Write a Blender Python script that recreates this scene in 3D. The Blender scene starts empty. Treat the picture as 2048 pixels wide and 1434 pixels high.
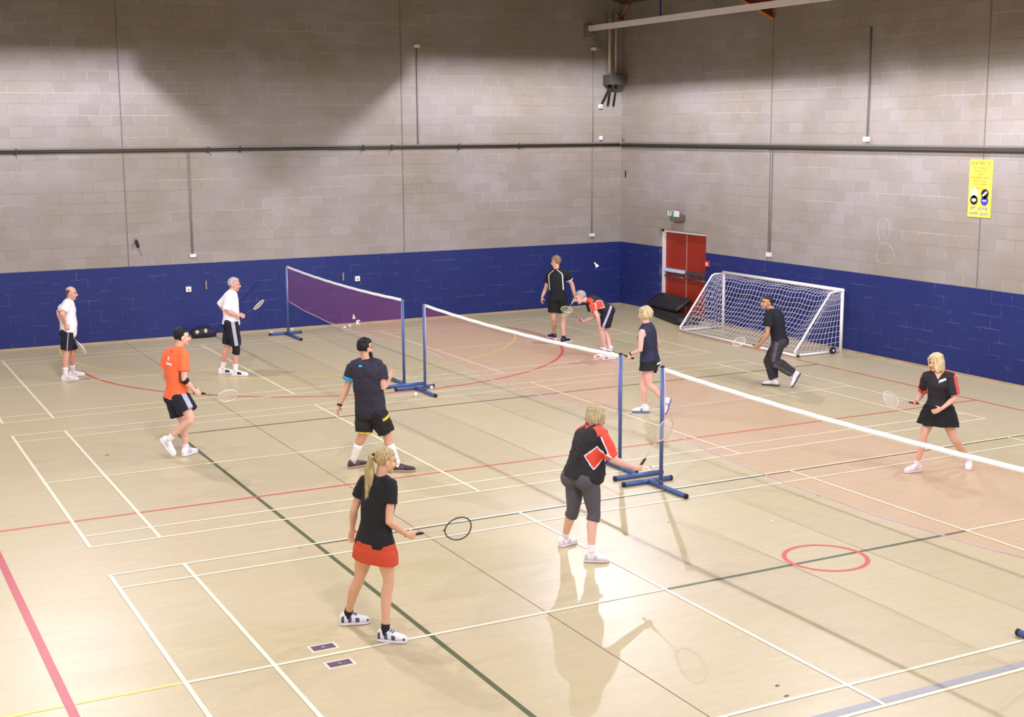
import bpy, bmesh, math, random
from mathutils import Vector, Matrix
random.seed(7)
C = bpy.context.scene.collection
SC = bpy.context.scene
PI = math.pi
V = Vector

# ------------------------------------------------------------------ materials
def lin(c):
    c = c / 255.0
    return c / 12.92 if c <= 0.04045 else ((c + 0.055) / 1.055) ** 2.4
def rgb(r, g, b): return (lin(r), lin(g), lin(b), 1.0)
MATS = {}
def mat(name, col, rough=0.6, metal=0.0, spec=0.4, noise=0.0, nscale=30.0, bump=0.0, sheen=0.0):
    if name in MATS: return MATS[name]
    m = bpy.data.materials.new(name); m.use_nodes = True
    nt = m.node_tree; b = nt.nodes['Principled BSDF']
    b.inputs['Base Color'].default_value = rgb(*col)
    b.inputs['Roughness'].default_value = rough
    b.inputs['Metallic'].default_value = metal
    b.inputs['Specular IOR Level'].default_value = spec
    if sheen: b.inputs['Sheen Weight'].default_value = sheen
    if noise or bump:
        tc = nt.nodes.new('ShaderNodeTexCoord'); n = nt.nodes.new('ShaderNodeTexNoise')
        n.inputs['Scale'].default_value = nscale; n.inputs['Detail'].default_value = 4
        nt.links.new(tc.outputs['Object'], n.inputs['Vector'])
        if noise:
            mx = nt.nodes.new('ShaderNodeMix'); mx.data_type = 'RGBA'
            c = rgb(*col)
            mx.inputs['A'].default_value = tuple(x * (1 - noise) for x in c[:3]) + (1,)
            mx.inputs['B'].default_value = tuple(min(1, x * (1 + noise)) for x in c[:3]) + (1,)
            nt.links.new(n.outputs['Fac'], mx.inputs['Factor'])
            nt.links.new(mx.outputs['Result'], b.inputs['Base Color'])
        if bump:
            bp = nt.nodes.new('ShaderNodeBump'); bp.inputs['Strength'].default_value = bump
            bp.inputs['Distance'].default_value = 0.01
            nt.links.new(n.outputs['Fac'], bp.inputs['Height']); nt.links.new(bp.outputs['Normal'], b.inputs['Normal'])
    MATS[name] = m
    return m

class NT:
    """small helper to write node graphs"""
    def __init__(s, name):
        s.m = bpy.data.materials.new(name); s.m.use_nodes = True
        s.t = s.m.node_tree; s.b = s.t.nodes['Principled BSDF']; MATS[name] = s.m
    def n(s, typ, ins=None, **kw):
        x = s.t.nodes.new('ShaderNode' + typ)
        for k, v in kw.items(): setattr(x, k, v)
        for k, v in (ins or {}).items():
            if hasattr(v, 'is_linked') or hasattr(v, 'links'): s.t.links.new(v, x.inputs[k])
            else: x.inputs[k].default_value = v
        return x
    def math(s, op, a, b=0.0, c=None):
        x = s.t.nodes.new('ShaderNodeMath'); x.operation = op
        for i, v in enumerate((a, b) if c is None else (a, b, c)):
            if hasattr(v, 'links'): s.t.links.new(v, x.inputs[i])
            else: x.inputs[i].default_value = v
        return x.outputs[0]
    def mix(s, f, a, b):
        x = s.t.nodes.new('ShaderNodeMix'); x.data_type = 'RGBA'
        for k, v in (('Factor', f), ('A', a), ('B', b)):
            if hasattr(v, 'links'): s.t.links.new(v, x.inputs[k])
            else: x.inputs[k].default_value = v
        return x.outputs['Result']
    def ramp(s, f, p0, p1):
        x = s.t.nodes.new('ShaderNodeMapRange'); x.clamp = True
        s.t.links.new(f, x.inputs['Value'])
        x.inputs['From Min'].default_value = p0; x.inputs['From Max'].default_value = p1
        return x.outputs['Result']
    def set(s, k, v):
        if hasattr(v, 'links'): s.t.links.new(v, s.b.inputs[k])
        else: s.b.inputs[k].default_value = v

def wall_material(name, axis):
    w = NT(name)
    tc = w.n('TexCoord'); sp = w.n('SeparateXYZ', {0: tc.outputs['Object']})
    u = sp.outputs['X' if axis == 'x' else 'Y']; z = sp.outputs['Z']
    zz = w.math('SUBTRACT', z, 0.022)
    vec = w.n('CombineXYZ', {0: u, 1: zz, 2: 0.0}).outputs[0]
    br = w.n('TexBrick', {'Vector': vec, 'Color1': (0, 0, 0, 1), 'Color2': (1, 1, 1, 1), 'Mortar': (0.5, 0.5, 0.5, 1), 'Scale': 1.0,
                          'Mortar Size': 0.008, 'Mortar Smooth': 0.3, 'Brick Width': 0.45, 'Row Height': 0.225})
    pos = tc.outputs['Object']
    big = w.n('TexNoise', {'Vector': pos, 'Scale': 0.55, 'Detail': 3.0, 'Roughness': 0.55}).outputs['Fac']
    fine = w.n('TexNoise', {'Vector': pos, 'Scale': 26.0, 'Detail': 5.0, 'Roughness': 0.7}).outputs['Fac']
    rows = w.n('TexNoise', {'Vector': w.n('CombineXYZ', {0: w.math('MULTIPLY', u, 0.35), 1: w.math('MULTIPLY', z, 4.4), 2: 3.3}).outputs[0], 'Scale': 1.0, 'Detail': 1.0}).outputs['Fac']
    blk = w.ramp(br.outputs['Color'], 0.0, 1.0)
    grey = w.mix(w.ramp(big, 0.36, 0.66), rgb(150, 139, 124), rgb(163, 154, 153))
    grey = w.mix(w.math('MULTIPLY', blk, 0.45), grey, rgb(138, 128, 118))
    grey = w.mix(w.math('MULTIPLY', w.ramp(fine, 0.35, 0.75), 0.25), grey, rgb(134, 125, 118))
    # mortar: pale low down, dark higher up, coming and going along the courses
    mort = w.mix(w.ramp(w.math('ADD', rows, w.math('MULTIPLY', big, 0.5)), 0.6, 0.9), rgb(98, 89, 82), rgb(186, 176, 166))
    mf = w.math('MULTIPLY', br.outputs['Fac'], w.ramp(rows, 0.25, 0.65))
    grey = w.mix(w.math('MULTIPLY', mf, 0.7), grey, mort)
    blue = w.mix(w.ramp(big, 0.3, 0.7), rgb(31, 40, 100), rgb(39, 49, 106))
    blue = w.mix(w.math('MULTIPLY', w.ramp(fine, 0.4, 0.8), 0.4), blue, rgb(48, 56, 104))
    scuff = w.n('TexNoise', {'Vector': w.n('CombineXYZ', {0: w.math('MULTIPLY', u, 2.2), 1: w.math('MULTIPLY', z, 5.0), 2: 0.7}).outputs[0], 'Scale': 1.0, 'Detail': 4.0}).outputs['Fac']
    blue = w.mix(w.math('MULTIPLY', br.outputs['Fac'], w.math('MULTIPLY', w.ramp(scuff, 0.5, 0.72), 0.65)), blue, rgb(104, 110, 148))
    blue = w.mix(w.math('MULTIPLY', w.math('SUBTRACT', 1.0, w.ramp(scuff, 0.28, 0.33)), 0.25), blue, rgb(76, 84, 130))
    edge = w.math('ADD', z, w.math('MULTIPLY', w.math('SUBTRACT', fine, 0.5), 0.02))
    w.set('Base Color', w.mix(w.math('GREATER_THAN', edge, 1.597), blue, grey))
    w.set('Roughness', w.mix(w.math('GREATER_THAN', z, 1.597), (0.5,) * 3 + (1,), (0.85,) * 3 + (1,)))
    w.set('Specular IOR Level', 0.25)
    hgt = w.math('SUBTRACT', w.math('MULTIPLY', fine, 0.25), br.outputs['Fac'])
    bp = w.n('Bump', {'Strength': 0.6, 'Distance': 0.006, 'Height': hgt})
    w.set('Normal', bp.outputs[0])
    return w.m

def floor_material():
    w = NT('granwood_floor')
    tc = w.n('TexCoord'); p = tc.outputs['Object']; sp = w.n('SeparateXYZ', {0: p})
    x, y = sp.outputs['X'], sp.outputs['Y']
    br = w.n('TexBrick', {'Vector': p, 'Color1': (0, 0, 0, 1), 'Color2': (1, 1, 1, 1), 'Mortar': (0.5,) * 3 + (1,), 'Scale': 1.0,
                          'Mortar Size': 0.0016, 'Mortar Smooth': 0.4, 'Brick Width': 0.184, 'Row Height': 0.06})
    big = w.n('TexNoise', {'Vector': w.n('CombineXYZ', {0: w.math('MULTIPLY', x, 0.30), 1: w.math('MULTIPLY', y, 0.55), 2: 1.0}).outputs[0], 'Scale': 1.0, 'Detail': 3.0}).outputs['Fac']
    streak = w.n('TexNoise', {'Vector': w.n('CombineXYZ', {0: w.math('MULTIPLY', x, 0.9), 1: w.math('MULTIPLY', y, 9.0), 2: 0.0}).outputs[0], 'Scale': 1.0, 'Detail': 4.0, 'Roughness': 0.6}).outputs['Fac']
    fine = w.n('TexNoise', {'Vector': p, 'Scale': 14.0, 'Detail': 4.0}).outputs['Fac']
    base = w.mix(w.ramp(big, 0.35, 0.65), rgb(199, 185, 140), rgb(203, 188, 152))
    base = w.mix(w.math('MULTIPLY', w.ramp(streak, 0.35, 0.75), 0.5), base, rgb(190, 172, 138))
    blk = w.ramp(br.outputs['Color'], 0.0, 1.0)
    base = w.mix(w.math('MULTIPLY', blk, 0.22), base, rgb(186, 168, 132))
    base = w.mix(w.math('MULTIPLY', w.ramp(fine, 0.45, 0.8), 0.25), base, rgb(212, 198, 168))
    gap = w.math('MULTIPLY', br.outputs['Fac'], w.ramp(w.n('TexNoise', {'Vector': p, 'Scale': 2.1, 'Detail': 3.0}).outputs['Fac'], 0.5, 0.72))
    base = w.mix(w.math('MULTIPLY', gap, 0.55), base, rgb(140, 122, 92))
    w.set('Base Color', base)
    w.set('Roughness', w.math('ADD', 0.33, w.math('MULTIPLY', streak, 0.10)))
    w.set('Specular IOR Level', 0.4)
    bp = w.n('Bump', {'Strength': 0.12, 'Distance': 0.003, 'Height': w.math('ADD', streak, w.math('MULTIPLY', br.outputs['Fac'], -0.6))})
    w.set('Normal', bp.outputs[0])
    return w.m

def net_material():
    w = NT('maroon_netting')
    w.set('Base Color', rgb(236, 112, 128)); w.set('Roughness', 0.9); w.set('Specular IOR Level', 0.1)
    tr = w.n('BsdfTransparent'); out = w.t.nodes['Material Output']
    ms = w.n('MixShader'); ms.inputs[0].default_value = 0.13
    w.t.links.new(tr.outputs[0], ms.inputs[1]); w.t.links.new(w.b.outputs[0], ms.inputs[2])
    w.t.links.new(ms.outputs[0], out.inputs[0])
    return w.m

# ------------------------------------------------------------------ mesh building
class MB:
    def __init__(s): s.v = []; s.f = []; s.mi = []
    def add(s, vs, fs, mi=0):
        o = len(s.v); s.v += [tuple(v) for v in vs]; s.f += [tuple(i + o for i in f) for f in fs]; s.mi += [mi] * len(fs)
        return s
    def box(s, c, d, rot=None, mi=0):
        c = V(c); vs = []
        for sx in (-1, 1):
            for sy in (-1, 1):
                for sz in (-1, 1):
                    p = V((sx * d[0] / 2, sy * d[1] / 2, sz * d[2] / 2))
                    if rot: p = rot @ p
                    vs.append(c + p)
        return s.add(vs, [(0, 1, 3, 2), (4, 6, 7, 5), (0, 4, 5, 1), (2, 3, 7, 6), (0, 2, 6, 4), (1, 5, 7, 3)], mi)
    def rings(s, rs, n=12, mi=0, cap=True, power=1.0):
        """rs: list of (centre, axis_a, axis_b); elliptical rings joined into a closed tube"""
        vs = []
        for c, a, b in rs:
            c, a, b = V(c), V(a), V(b)
            for i in range(n):
                t = 2 * PI * i / n
                ct, st = math.cos(t), math.sin(t)
                if power != 1.0:
                    ct = math.copysign(abs(ct) ** power, ct); st = math.copysign(abs(st) ** power, st)
                vs.append(c + a * ct + b * st)
        fs = []
        for k in range(len(rs) - 1):
            for i in range(n):
                j = (i + 1) % n
                fs.append((k * n + i, k * n + j, (k + 1) * n + j, (k + 1) * n + i))
        if cap:
            fs.append(tuple(reversed(range(n)))); m = (len(rs) - 1) * n
            fs.append(tuple(m + i for i in range(n)))
        return s.add(vs, fs, mi)
    def tube(s, pts, r, n=8, mi=0, closed=False, cap=True):
        pts = [V(p) for p in pts]; m = len(pts)
        rr = r if isinstance(r, (list, tuple)) else [r] * m
        up = None; rs = []
        for i, p in enumerate(pts):
            if closed: d = pts[(i + 1) % m] - pts[i - 1]
            else: d = pts[min(i + 1, m - 1)] - pts[max(i - 1, 0)]
            d.normalize()
            if up is None:
                up = V((0, 0, 1)) if abs(d.z) < 0.9 else V((1, 0, 0))
            a = d.cross(up)
            if a.length < 1e-6: a = d.cross(V((0, 1, 0)))
            a.normalize(); b = a.cross(d).normalized(); up = b
            rs.append((p, a * rr[i], b * rr[i]))
        if closed:
            rs.append(rs[0]); cap = False
        return s.rings(rs, n, mi, cap)
    def ball(s, c, r, n=12, m=8, rot=None, mi=0):
        c = V(c); r = r if isinstance(r, (tuple, list)) else (r, r, r)
        rs = []
        for k in range(m + 1):
            t = -PI / 2 + PI * k / m
            t = max(-PI / 2 + 0.05, min(PI / 2 - 0.05, t))
            z = math.sin(t) * r[2]; q = math.cos(t)
            a, b, o = V((q * r[0], 0, 0)), V((0, q * r[1], 0)), V((0, 0, z))
            if rot: a, b, o = rot @ a, rot @ b, rot @ o
            rs.append((c + o, a, b))
        return s.rings(rs, n, mi)
    def quad(s, a, b, c, d, mi=0): return s.add([a, b, c, d], [(0, 1, 2, 3)], mi)
    def build(s, name, mats, parent=None, smooth=False, bevel=0.0):
        me = bpy.data.meshes.new(name); me.from_pydata(s.v, [], s.f)
        for m in (mats if isinstance(mats, (list, tuple)) else [mats]): me.materials.append(m)
        me.polygons.foreach_set('material_index', s.mi)
        if smooth: me.polygons.foreach_set('use_smooth', [True] * len(s.f))
        me.update()
        o = bpy.data.objects.new(name, me); C.objects.link(o)
        if parent: o.parent = parent
        if bevel:
            bm = bmesh.new(); bm.from_mesh(me); bmesh.ops.recalc_face_normals(bm, faces=bm.faces)
            bmesh.ops.bevel(bm, geom=[e for e in bm.edges], offset=bevel, segments=2, affect='EDGES', profile=0.6)
            bm.to_mesh(me); bm.free()
        elif not smooth or True:
            bm = bmesh.new(); bm.from_mesh(me); bmesh.ops.recalc_face_normals(bm, faces=bm.faces); bm.to_mesh(me); bm.free()
        return o

def tag(o, label, cat, group=None, kind=None):
    if label: o['label'] = label
    if cat: o['category'] = cat
    if group: o['group'] = group
    if kind: o['kind'] = kind
    return o
def struct(o, label=None):
    o['kind'] = 'structure'
    if label: o['label'] = label
    return o
def thing(name, loc, label, cat, group=None):
    o = bpy.data.objects.new(name, None); C.objects.link(o); o.location = loc
    o.empty_display_size = 0.2
    return tag(o, label, cat, group)
def dup(root, loc, label=None):
    r = root.copy(); C.objects.link(r); r.location = loc
    if label: r['label'] = label
    for ch in list(root.children):
        c = ch.copy(); C.objects.link(c); c.parent = r
        for g in ch.children:
            d = g.copy(); C.objects.link(d); d.parent = c
    return r

# ------------------------------------------------------------------ the hall
XL, XR, YB, YF = -3.4, 15.82, 8.28, -25.0     # side walls, end wall, gallery end
ZE, ZR, XM = 7.43, 10.0, 6.74                  # eaves, ridge, middle of the hall
MW_X = wall_material('painted_blockwork_end', 'x')
MW_Y = wall_material('painted_blockwork_side', 'y')
MF = floor_material()
M_white = mat('white_paint', (226, 222, 216), 0.5, noise=0.05)
M_cream = mat('cream_line_paint', (243, 231, 200), 0.45, noise=0.06, nscale=6)
M_red = mat('red_line_paint', (206, 92, 76), 0.45, noise=0.12, nscale=5)
M_crim = mat('crimson_line_paint', (190, 82, 86), 0.45, noise=0.10, nscale=5)
M_green = mat('green_line_paint', (92, 98, 66), 0.45, noise=0.12, nscale=5)
M_yell = mat('yellow_line_paint', (232, 208, 110), 0.45, noise=0.08, nscale=5)
M_slate = mat('blue_grey_line_paint', (160, 158, 160), 0.45, noise=0.08, nscale=5)
M_dark = mat('dark_rubber', (28, 27, 28), 0.6, noise=0.2)
M_joint = mat('floor_joint_filler', (122, 108, 84), 0.6)
M_shade = mat('painted_wall', (222, 212, 202), 0.8, noise=0.1, nscale=1)
M_roof = mat('dark_roof_sheet', (84, 72, 60), 0.8, noise=0.2, nscale=3)
M_steel = mat('red_oxide_steel', (120, 48, 24), 0.5, noise=0.15, nscale=8)
M_orange_edge = mat('orange_steel_flange', (186, 112, 50), 0.5)
M_beam = mat('pale_steel_beam', (250, 240, 236), 0.45, noise=0.08, nscale=4)
M_trunk = mat('grey_trunking', (120, 112, 106), 0.45)
M_pipe = mat('dark_pipe', (58, 52, 42), 0.5, noise=0.1)
M_conduit = mat('grey_conduit', (128, 120, 114), 0.45)
M_seal = mat('movement_joint_sealant', (118, 108, 98), 0.8, noise=0.3, nscale=6)

fl = MB().quad((XL, YF, 0), (XR, YF, 0), (XR, YB, 0), (XL, YB, 0)).build('floor', MF)
struct(fl)
wb = MB().add([(XL, YB, 0), (XR, YB, 0), (XR, YB, ZE), (XM, YB, ZR), (XL, YB, ZE)], [(0, 1, 2, 3, 4)]).build('wall_back', MW_X); struct(wb)
wf = MB().add([(XL, YF, 0), (XR, YF, 0), (XR, YF, ZE), (XM, YF, ZR), (XL, YF, ZE)], [(4, 3, 2, 1, 0)]).build('wall_front', M_shade); struct(wf)
wl = MB().quad((XL, YF, 0), (XL, YB, 0), (XL, YB, ZE), (XL, YF, ZE)).build('wall_left', M_shade); struct(wl)
DY0, DY1, DZ, DR = 4.62, 6.52, 2.03, 0.20     # door opening in the right wall
m = MB()
m.quad((XR, YF, 0), (XR, DY0, 0), (XR, DY0, ZE), (XR, YF, ZE))
m.quad((XR, DY1, 0), (XR, YB, 0), (XR, YB, ZE), (XR, DY1, ZE))
m.quad((XR, DY0, DZ), (XR, DY1, DZ), (XR, DY1, ZE), (XR, DY0, ZE))
m.quad((XR, DY1, 0), (XR + DR, DY1, 0), (XR + DR, DY1, DZ), (XR, DY1, DZ))
m.quad((XR, DY0, 0), (XR + DR, DY0, 0), (XR + DR, DY0, DZ), (XR, DY0, DZ))
m.quad((XR, DY0, DZ), (XR + DR, DY0, DZ), (XR + DR, DY1, DZ), (XR, DY1, DZ))
m.quad((XR, DY0, 0.001), (XR + DR, DY0, 0.001), (XR + DR, DY1, 0.001), (XR, DY1, 0.001))
wr = m.build('wall_right', MW_Y); struct(wr)
ce = MB().quad((XL, YF, ZE), (XL, YB, ZE), (XM, YB, ZR), (XM, YF, ZR)).quad((XM, YF, ZR), (XM, YB, ZR), (XR, YB, ZE), (XR, YF, ZE)).build('ceiling', M_roof); struct(ce)
# skirting fillet, movement joints
sk = MB().box(((XL + XR) / 2, YB - 0.012, 0.02), (XR - XL, 0.024, 0.04)).build('baseboard_back', mat('worn_skirting', (176, 152, 118), 0.6, noise=0.3, nscale=3)); struct(sk)
sk = MB().box((XR - 0.012, (YF + DY0) / 2, 0.02), (0.024, DY0 - YF, 0.04)).box((XR - 0.012, (YB + DY1) / 2, 0.02), (0.024, YB - DY1, 0.04)).build('baseboard_right', MATS['worn_skirting']); struct(sk)
for x in (3.56, 9.88):
    o = MB().box((x, YB - 0.002, 4.5), (0.024, 0.006, 5.8)).build('movement_joint', M_seal, wb)
for y in (2.38, -3.47):
    o = MB().box((XR - 0.002, y, 4.2), (0.006, 0.024, 5.2)).build('movement_joint', M_seal, wr)
# faint chalk rings on the walls
M_chalk = mat('faint_chalk', (184, 176, 172), 0.9)
def wall_ring(c, ry, rz, wall, par):
    pts = []
    for i in range(28):
        t = 2 * PI * i / 28; k = 1 + 0.06 * math.sin(3 * t + c[2] * 5)
        q = (ry * math.cos(t) * k, rz * math.sin(t) * k)
        pts.append((c[0] + q[0], YB - 0.001, c[2] + q[1]) if wall == 'b' else (XR - 0.001, c[1] + q[0], c[2] + q[1]))
    MB().tube(pts, 0.0045, 4, closed=True).build('chalk_ring', M_chalk, par)
wall_ring((0, -1.09, 2.47), 0.16, 0.25, 'r', wr); wall_ring((0, -1.16, 2.02), 0.24, 0.20, 'r', wr); wall_ring((6.72, 0, 2.45), 0.20, 0.21, 'b', wb)

# ------------------------------------------------------------------ floor markings
LZ = [0.0006]
def markings(name, matl, segs, label=None):
    """segs: ('x', y, x0, x1, w) | ('y', x, y0, y1, w) | ('arc', cx, cy, r, a0, a1, w)"""
    m = MB(); z = LZ[0]
    for s in segs:
        if s[0] == 'x': m.quad((s[2], s[1] - s[4] / 2, z), (s[3], s[1] - s[4] / 2, z), (s[3], s[1] + s[4] / 2, z), (s[2], s[1] + s[4] / 2, z))
        elif s[0] == 'y': m.quad((s[1] - s[4] / 2, s[2], z), (s[1] + s[4] / 2, s[2], z), (s[1] + s[4] / 2, s[3], z), (s[1] - s[4] / 2, s[3], z))
        else:
            cx, cy, r, a0, a1, w = s[1:]
            n = max(12, int(abs(a1 - a0) / 4)); vs = []; fs = []
            for i in range(n + 1):
                t = math.radians(a0 + (a1 - a0) * i / n)
                for q in (r - w / 2, r + w / 2): vs.append((cx + q * math.cos(t), cy + q * math.sin(t), z))
            for i in range(n): fs.append((2 * i, 2 * i + 1, 2 * i + 3, 2 * i + 2))
            m.add(vs, fs)
        z += 0.00004
    LZ[0] = z + 0.0002
    o = m.build(name, matl, fl)
    if label: o['label'] = label
    return o
X0, X1, X2, X3, X4, X5 = 0.02, 0.77, 4.70, 8.71, 12.68, 13.36
def court(yf, yn, skip_centre=False):
    w = 0.04; S = []
    for y in (yf - 0.02, yf - 0.46, yn + 0.46, yn + 0.02): S.append(('x', y, X0 - 0.02, X5 + 0.02, w))
    for x in (X0, X1, X2, X3, X4, X5): S.append(('y', x, yn, yf, w))
    yc = (yf + yn) / 2
    S.append(('x', yc, X0, X2, w)); S.append(('x', yc, X3, X5, w))
    return S
markings('floor_joint', M_joint, [('y', 3.38, -22, 8.2, 0.012)])
markings('green_marking', M_green, [('y', 2.20, -21, -1.10, 0.05), ('x', -1.10, 2.17, 14.3, 0.05), ('x', -7.155, 2.2, 14.3, 0.035), ('x', -10.155, X2, X3, 0.05)], 'green court line')
markings('slate_marking', M_slate, [('x', -13.10, 2.0, 14.0, 0.085)], 'wide blue grey court line')
markings('red_marking', M_red, [('x', -4.98, -3.2, 14.36, 0.045), ('y', 14.33, -20, 3.4, 0.045), ('arc', 6.75, 5.1, 4.82, 180, 375, 0.06), ('arc', 6.715, -10.14, 0.425, 0, 360, 0.05)], 'red court line')
markings('yellow_marking', M_yell, [('arc', 6.70, 7.0, 4.79, 165, 375, 0.045), ('x', -10.135, -3.0, 0.0, 0.045)], 'yellow court line')
markings('crimson_marking', M_crim, [('y', -0.89, -21, -5.0, 0.075)], 'wide crimson court line')
markings('badminton_marking', M_cream, court(7.08, 0.98), 'cream badminton court lines by the end wall')
markings('badminton_marking', M_cream, court(0.0, -6.1), 'cream badminton court lines in the middle of the hall')
markings('badminton_marking', M_cream, court(-7.10, -13.20), 'cream badminton court lines nearest the gallery')
# ------------------------------------------------------------------ nets and posts
M_post = mat('slate_blue_steel', (76, 98, 150), 0.4, metal=0.2, noise=0.12, nscale=20)
M_cap = mat('black_plastic', (24, 22, 26), 0.5)
M_tape = mat('white_net_tape', (244, 240, 238), 0.7)
M_cord = mat('pale_net_cord', (205, 180, 190), 0.8)
M_net = net_material()
def post(x, y, sgn, o0, o1, label):
    """sgn: direction in y from the post towards its own court"""
    o = thing('net_post', (x, y, 0), label, 'net post', 'blue badminton net posts')
    m = MB().tube([(0, 0, 0.03), (0, 0, 1.55)], 0.024, 12); m.build('upright', M_post, o, True)
    MB().tube([(0, 0, 1.535), (0, 0, 1.555)], 0.026, 12).build('top_cap', M_cap, o, True)
    MB().tube([(0, 0, 0.03), (0, 0, 0.12)], 0.029, 12).build('socket', mat('worn_blue_steel', (60, 68, 96), 0.5, noise=0.3, nscale=40), o, True)
    y0, y1 = -sgn * o0, sgn * o1
    st = MB().tube([(0, y0, 0.034), (0, y1, 0.034)], 0.03, 10); o1 = st.build('base_stem', M_post, o, True)
    MB().tube([(0, y1 - sgn * 0.012, 0.034), (0, y1 + sgn * 0.012, 0.034)], 0.033, 10).build('end_cap', M_cap, o1, True)
    cr = MB().tube([(-0.37, y0, 0.034), (0.34, y0, 0.034)], 0.031, 10); o2 = cr.build('base_crossbar', M_post, o, True)
    for xx in (-0.37, 0.34):
        MB().tube([(xx - 0.012, y0, 0.034), (xx + 0.012, y0, 0.034)], 0.034, 10).build('end_cap', M_cap, o2, True)
    return o
PST = [(6.72, 7.40, -1, .15, .85), (6.63, 0.78, 1, .11, .55), (6.67, -0.03, -1, .41, .42), (6.80, -6.0, 1, .47, .30), (6.74, -7.05, -1, .28, .54), (6.74, -13.22, 1, .38, .58)]
LBL = ['blue net post nearest the end wall, far end of the furthest net', 'blue net post at the near end of the furthest net', 'blue net post at the far end of the middle net',
       'blue net post at the near end of the middle net, behind the grey leggings woman', 'blue net post at the far end of the nearest net', 'blue net post at the near end of the nearest net, foot at right edge']
for p, l in zip(PST, LBL): post(*p, l)
def net(a, b, label, sag=0.055, bots=(0.76, 0.62)):
    xa, ya = PST[a][:2]; xb, yb = PST[b][:2]
    o = thing('badminton_net', ((xa + xb) / 2, (ya + yb) / 2, 0), label, 'net', 'badminton nets strung across the courts')
    ox, oy = (xa + xb) / 2, (ya + yb) / 2
    sy = 1 if ya > yb else -1
    ya -= 0.045 * sy; yb += 0.045 * sy
    N = 48; top = []; bot = []
    for i in range(N + 1):
        t = i / N; s = 4 * t * (1 - t)
        x = xa + (xb - xa) * t - ox; y = ya + (yb - ya) * t - oy
        inset = 0.10 * (1 if t < 0.02 else 0)
        top.append((x, y, 1.53 - sag * s)); bot.append((x + 0.02 * s, y, bots[0] + (bots[1] - bots[0]) * s + 0.004 * math.sin(9 * t * PI)))
    m = MB(); K = 6; vs = []; fs = []
    for i in range(N + 1):
        for k in range(K + 1):
            q = k / K; tx, ty, tz = top[i]; bx, by, bz = bot[i]
            vs.append((tx + (bx - tx) * q + 0.012 * math.sin(i * 0.7 + k), ty, tz - 0.06 + (bz - tz + 0.06) * q))
    for i in range(N):
        for k in range(K): fs.append((i * (K + 1) + k, i * (K + 1) + k + 1, (i + 1) * (K + 1) + k + 1, (i + 1) * (K + 1) + k))
    m.add(vs, fs).build('netting', M_net, o, True)
    m = MB(); rs = [((p[0], p[1], p[2] - 0.02 + 0.002 * math.sin(i * 1.3)), (0.006, 0, 0), (0, 0, 0.026)) for i, p in enumerate(top)]
    m.rings(rs, 8, power=0.6).build('top_tape', M_tape, o, True)
    MB().tube(bot, 0.007, 6).build('bottom_cord', M_cord, o, True)
    for i in (0, N):
        MB().tube([top[i], ((top[i][0] + bot[i][0]) / 2, top[i][1] - 0.02 * sy * (1 if i == 0 else -1), (top[i][2] + bot[i][2]) / 2), bot[i]], 0.007, 6).build('side_cord', M_cord, o, True)
    return o
net(0, 1, 'maroon badminton net sagging between posts, furthest of the three by the end wall')
net(2, 3, 'white taped badminton net crossing the middle court')
net(4, 5, 'white taped badminton net of the nearest court, running off the right edge')

# ------------------------------------------------------------------ football goal
M_goal = mat('white_goal_paint', (240, 234, 232), 0.4, noise=0.04)
M_gnet = mat('white_goal_twine', (214, 210, 222), 0.9)
M_wheel = mat('navy_wheel', (28, 32, 66), 0.4)
gx, gy0, gy1 = 15.60, -0.26, 3.62
g = thing('football_goal', (15.2, 1.68, 0), 'white portable football goal turned back to front against the blue wall', 'goal')
def G(x, y, z): return (x - 15.2, y - 1.68, z)
for y in (gy1, gy0):
    MB().tube([G(gx, y, 0.0), G(gx, y, 1.25)], 0.034, 12).build('goal_post', M_goal, g, True)
    MB().tube([G(gx, y, 1.22), G(15.36, y, 1.225), G(15.28, y, 1.20), G(14.50, y, 0.17), G(14.45, y, 0.12), G(14.45, y, 0.03)], 0.022, 10).build('back_stay', M_goal, g, True)
    MB().tube([G(gx, y, 0.035), G(14.43, y, 0.035)], 0.024, 10).build('side_rail', M_goal, g, True)
MB().tube([G(gx, gy0 - 0.03, 1.245), G(gx, gy1 + 0.03, 1.245)], 0.036, 12).build('crossbar', M_goal, g, True)
MB().tube([G(14.45, gy0, 0.035), G(14.45, gy1, 0.035)], 0.026, 10).build('back_rail', M_goal, g, True)
def wheel(c, r):
    w = MB().tube([(c[0], c[1] - 0.02, c[2]), (c[0], c[1] + 0.02, c[2])], r, 18).build('wheel', M_wheel, g, False)
    MB().tube([(c[0], c[1] - 0.024, c[2]), (c[0], c[1] + 0.024, c[2])], r * 0.35, 12).build('hub', M_goal, w, False)
wheel(G(15.36, gy0 - 0.05, 0.07), 0.068); wheel(G(14.50, gy0 - 0.04, 0.03), 0.03); wheel(G(15.34, gy1 + 0.05, 0.05), 0.045); wheel(G(14.55, gy1 + 0.04, 0.03), 0.03)
def gnet(fn, nu, nv, name):
    m = MB(); r = 0.0042
    for i in range(nu + 1): m.tube([fn(i / nu, k / nv) for k in range(nv + 1)], r, 4)
    for k in range(nv + 1): m.tube([fn(i / nu, k / nv) for i in range(nu + 1)], r, 4)
    m.build(name, M_gnet, g, True)
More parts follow.
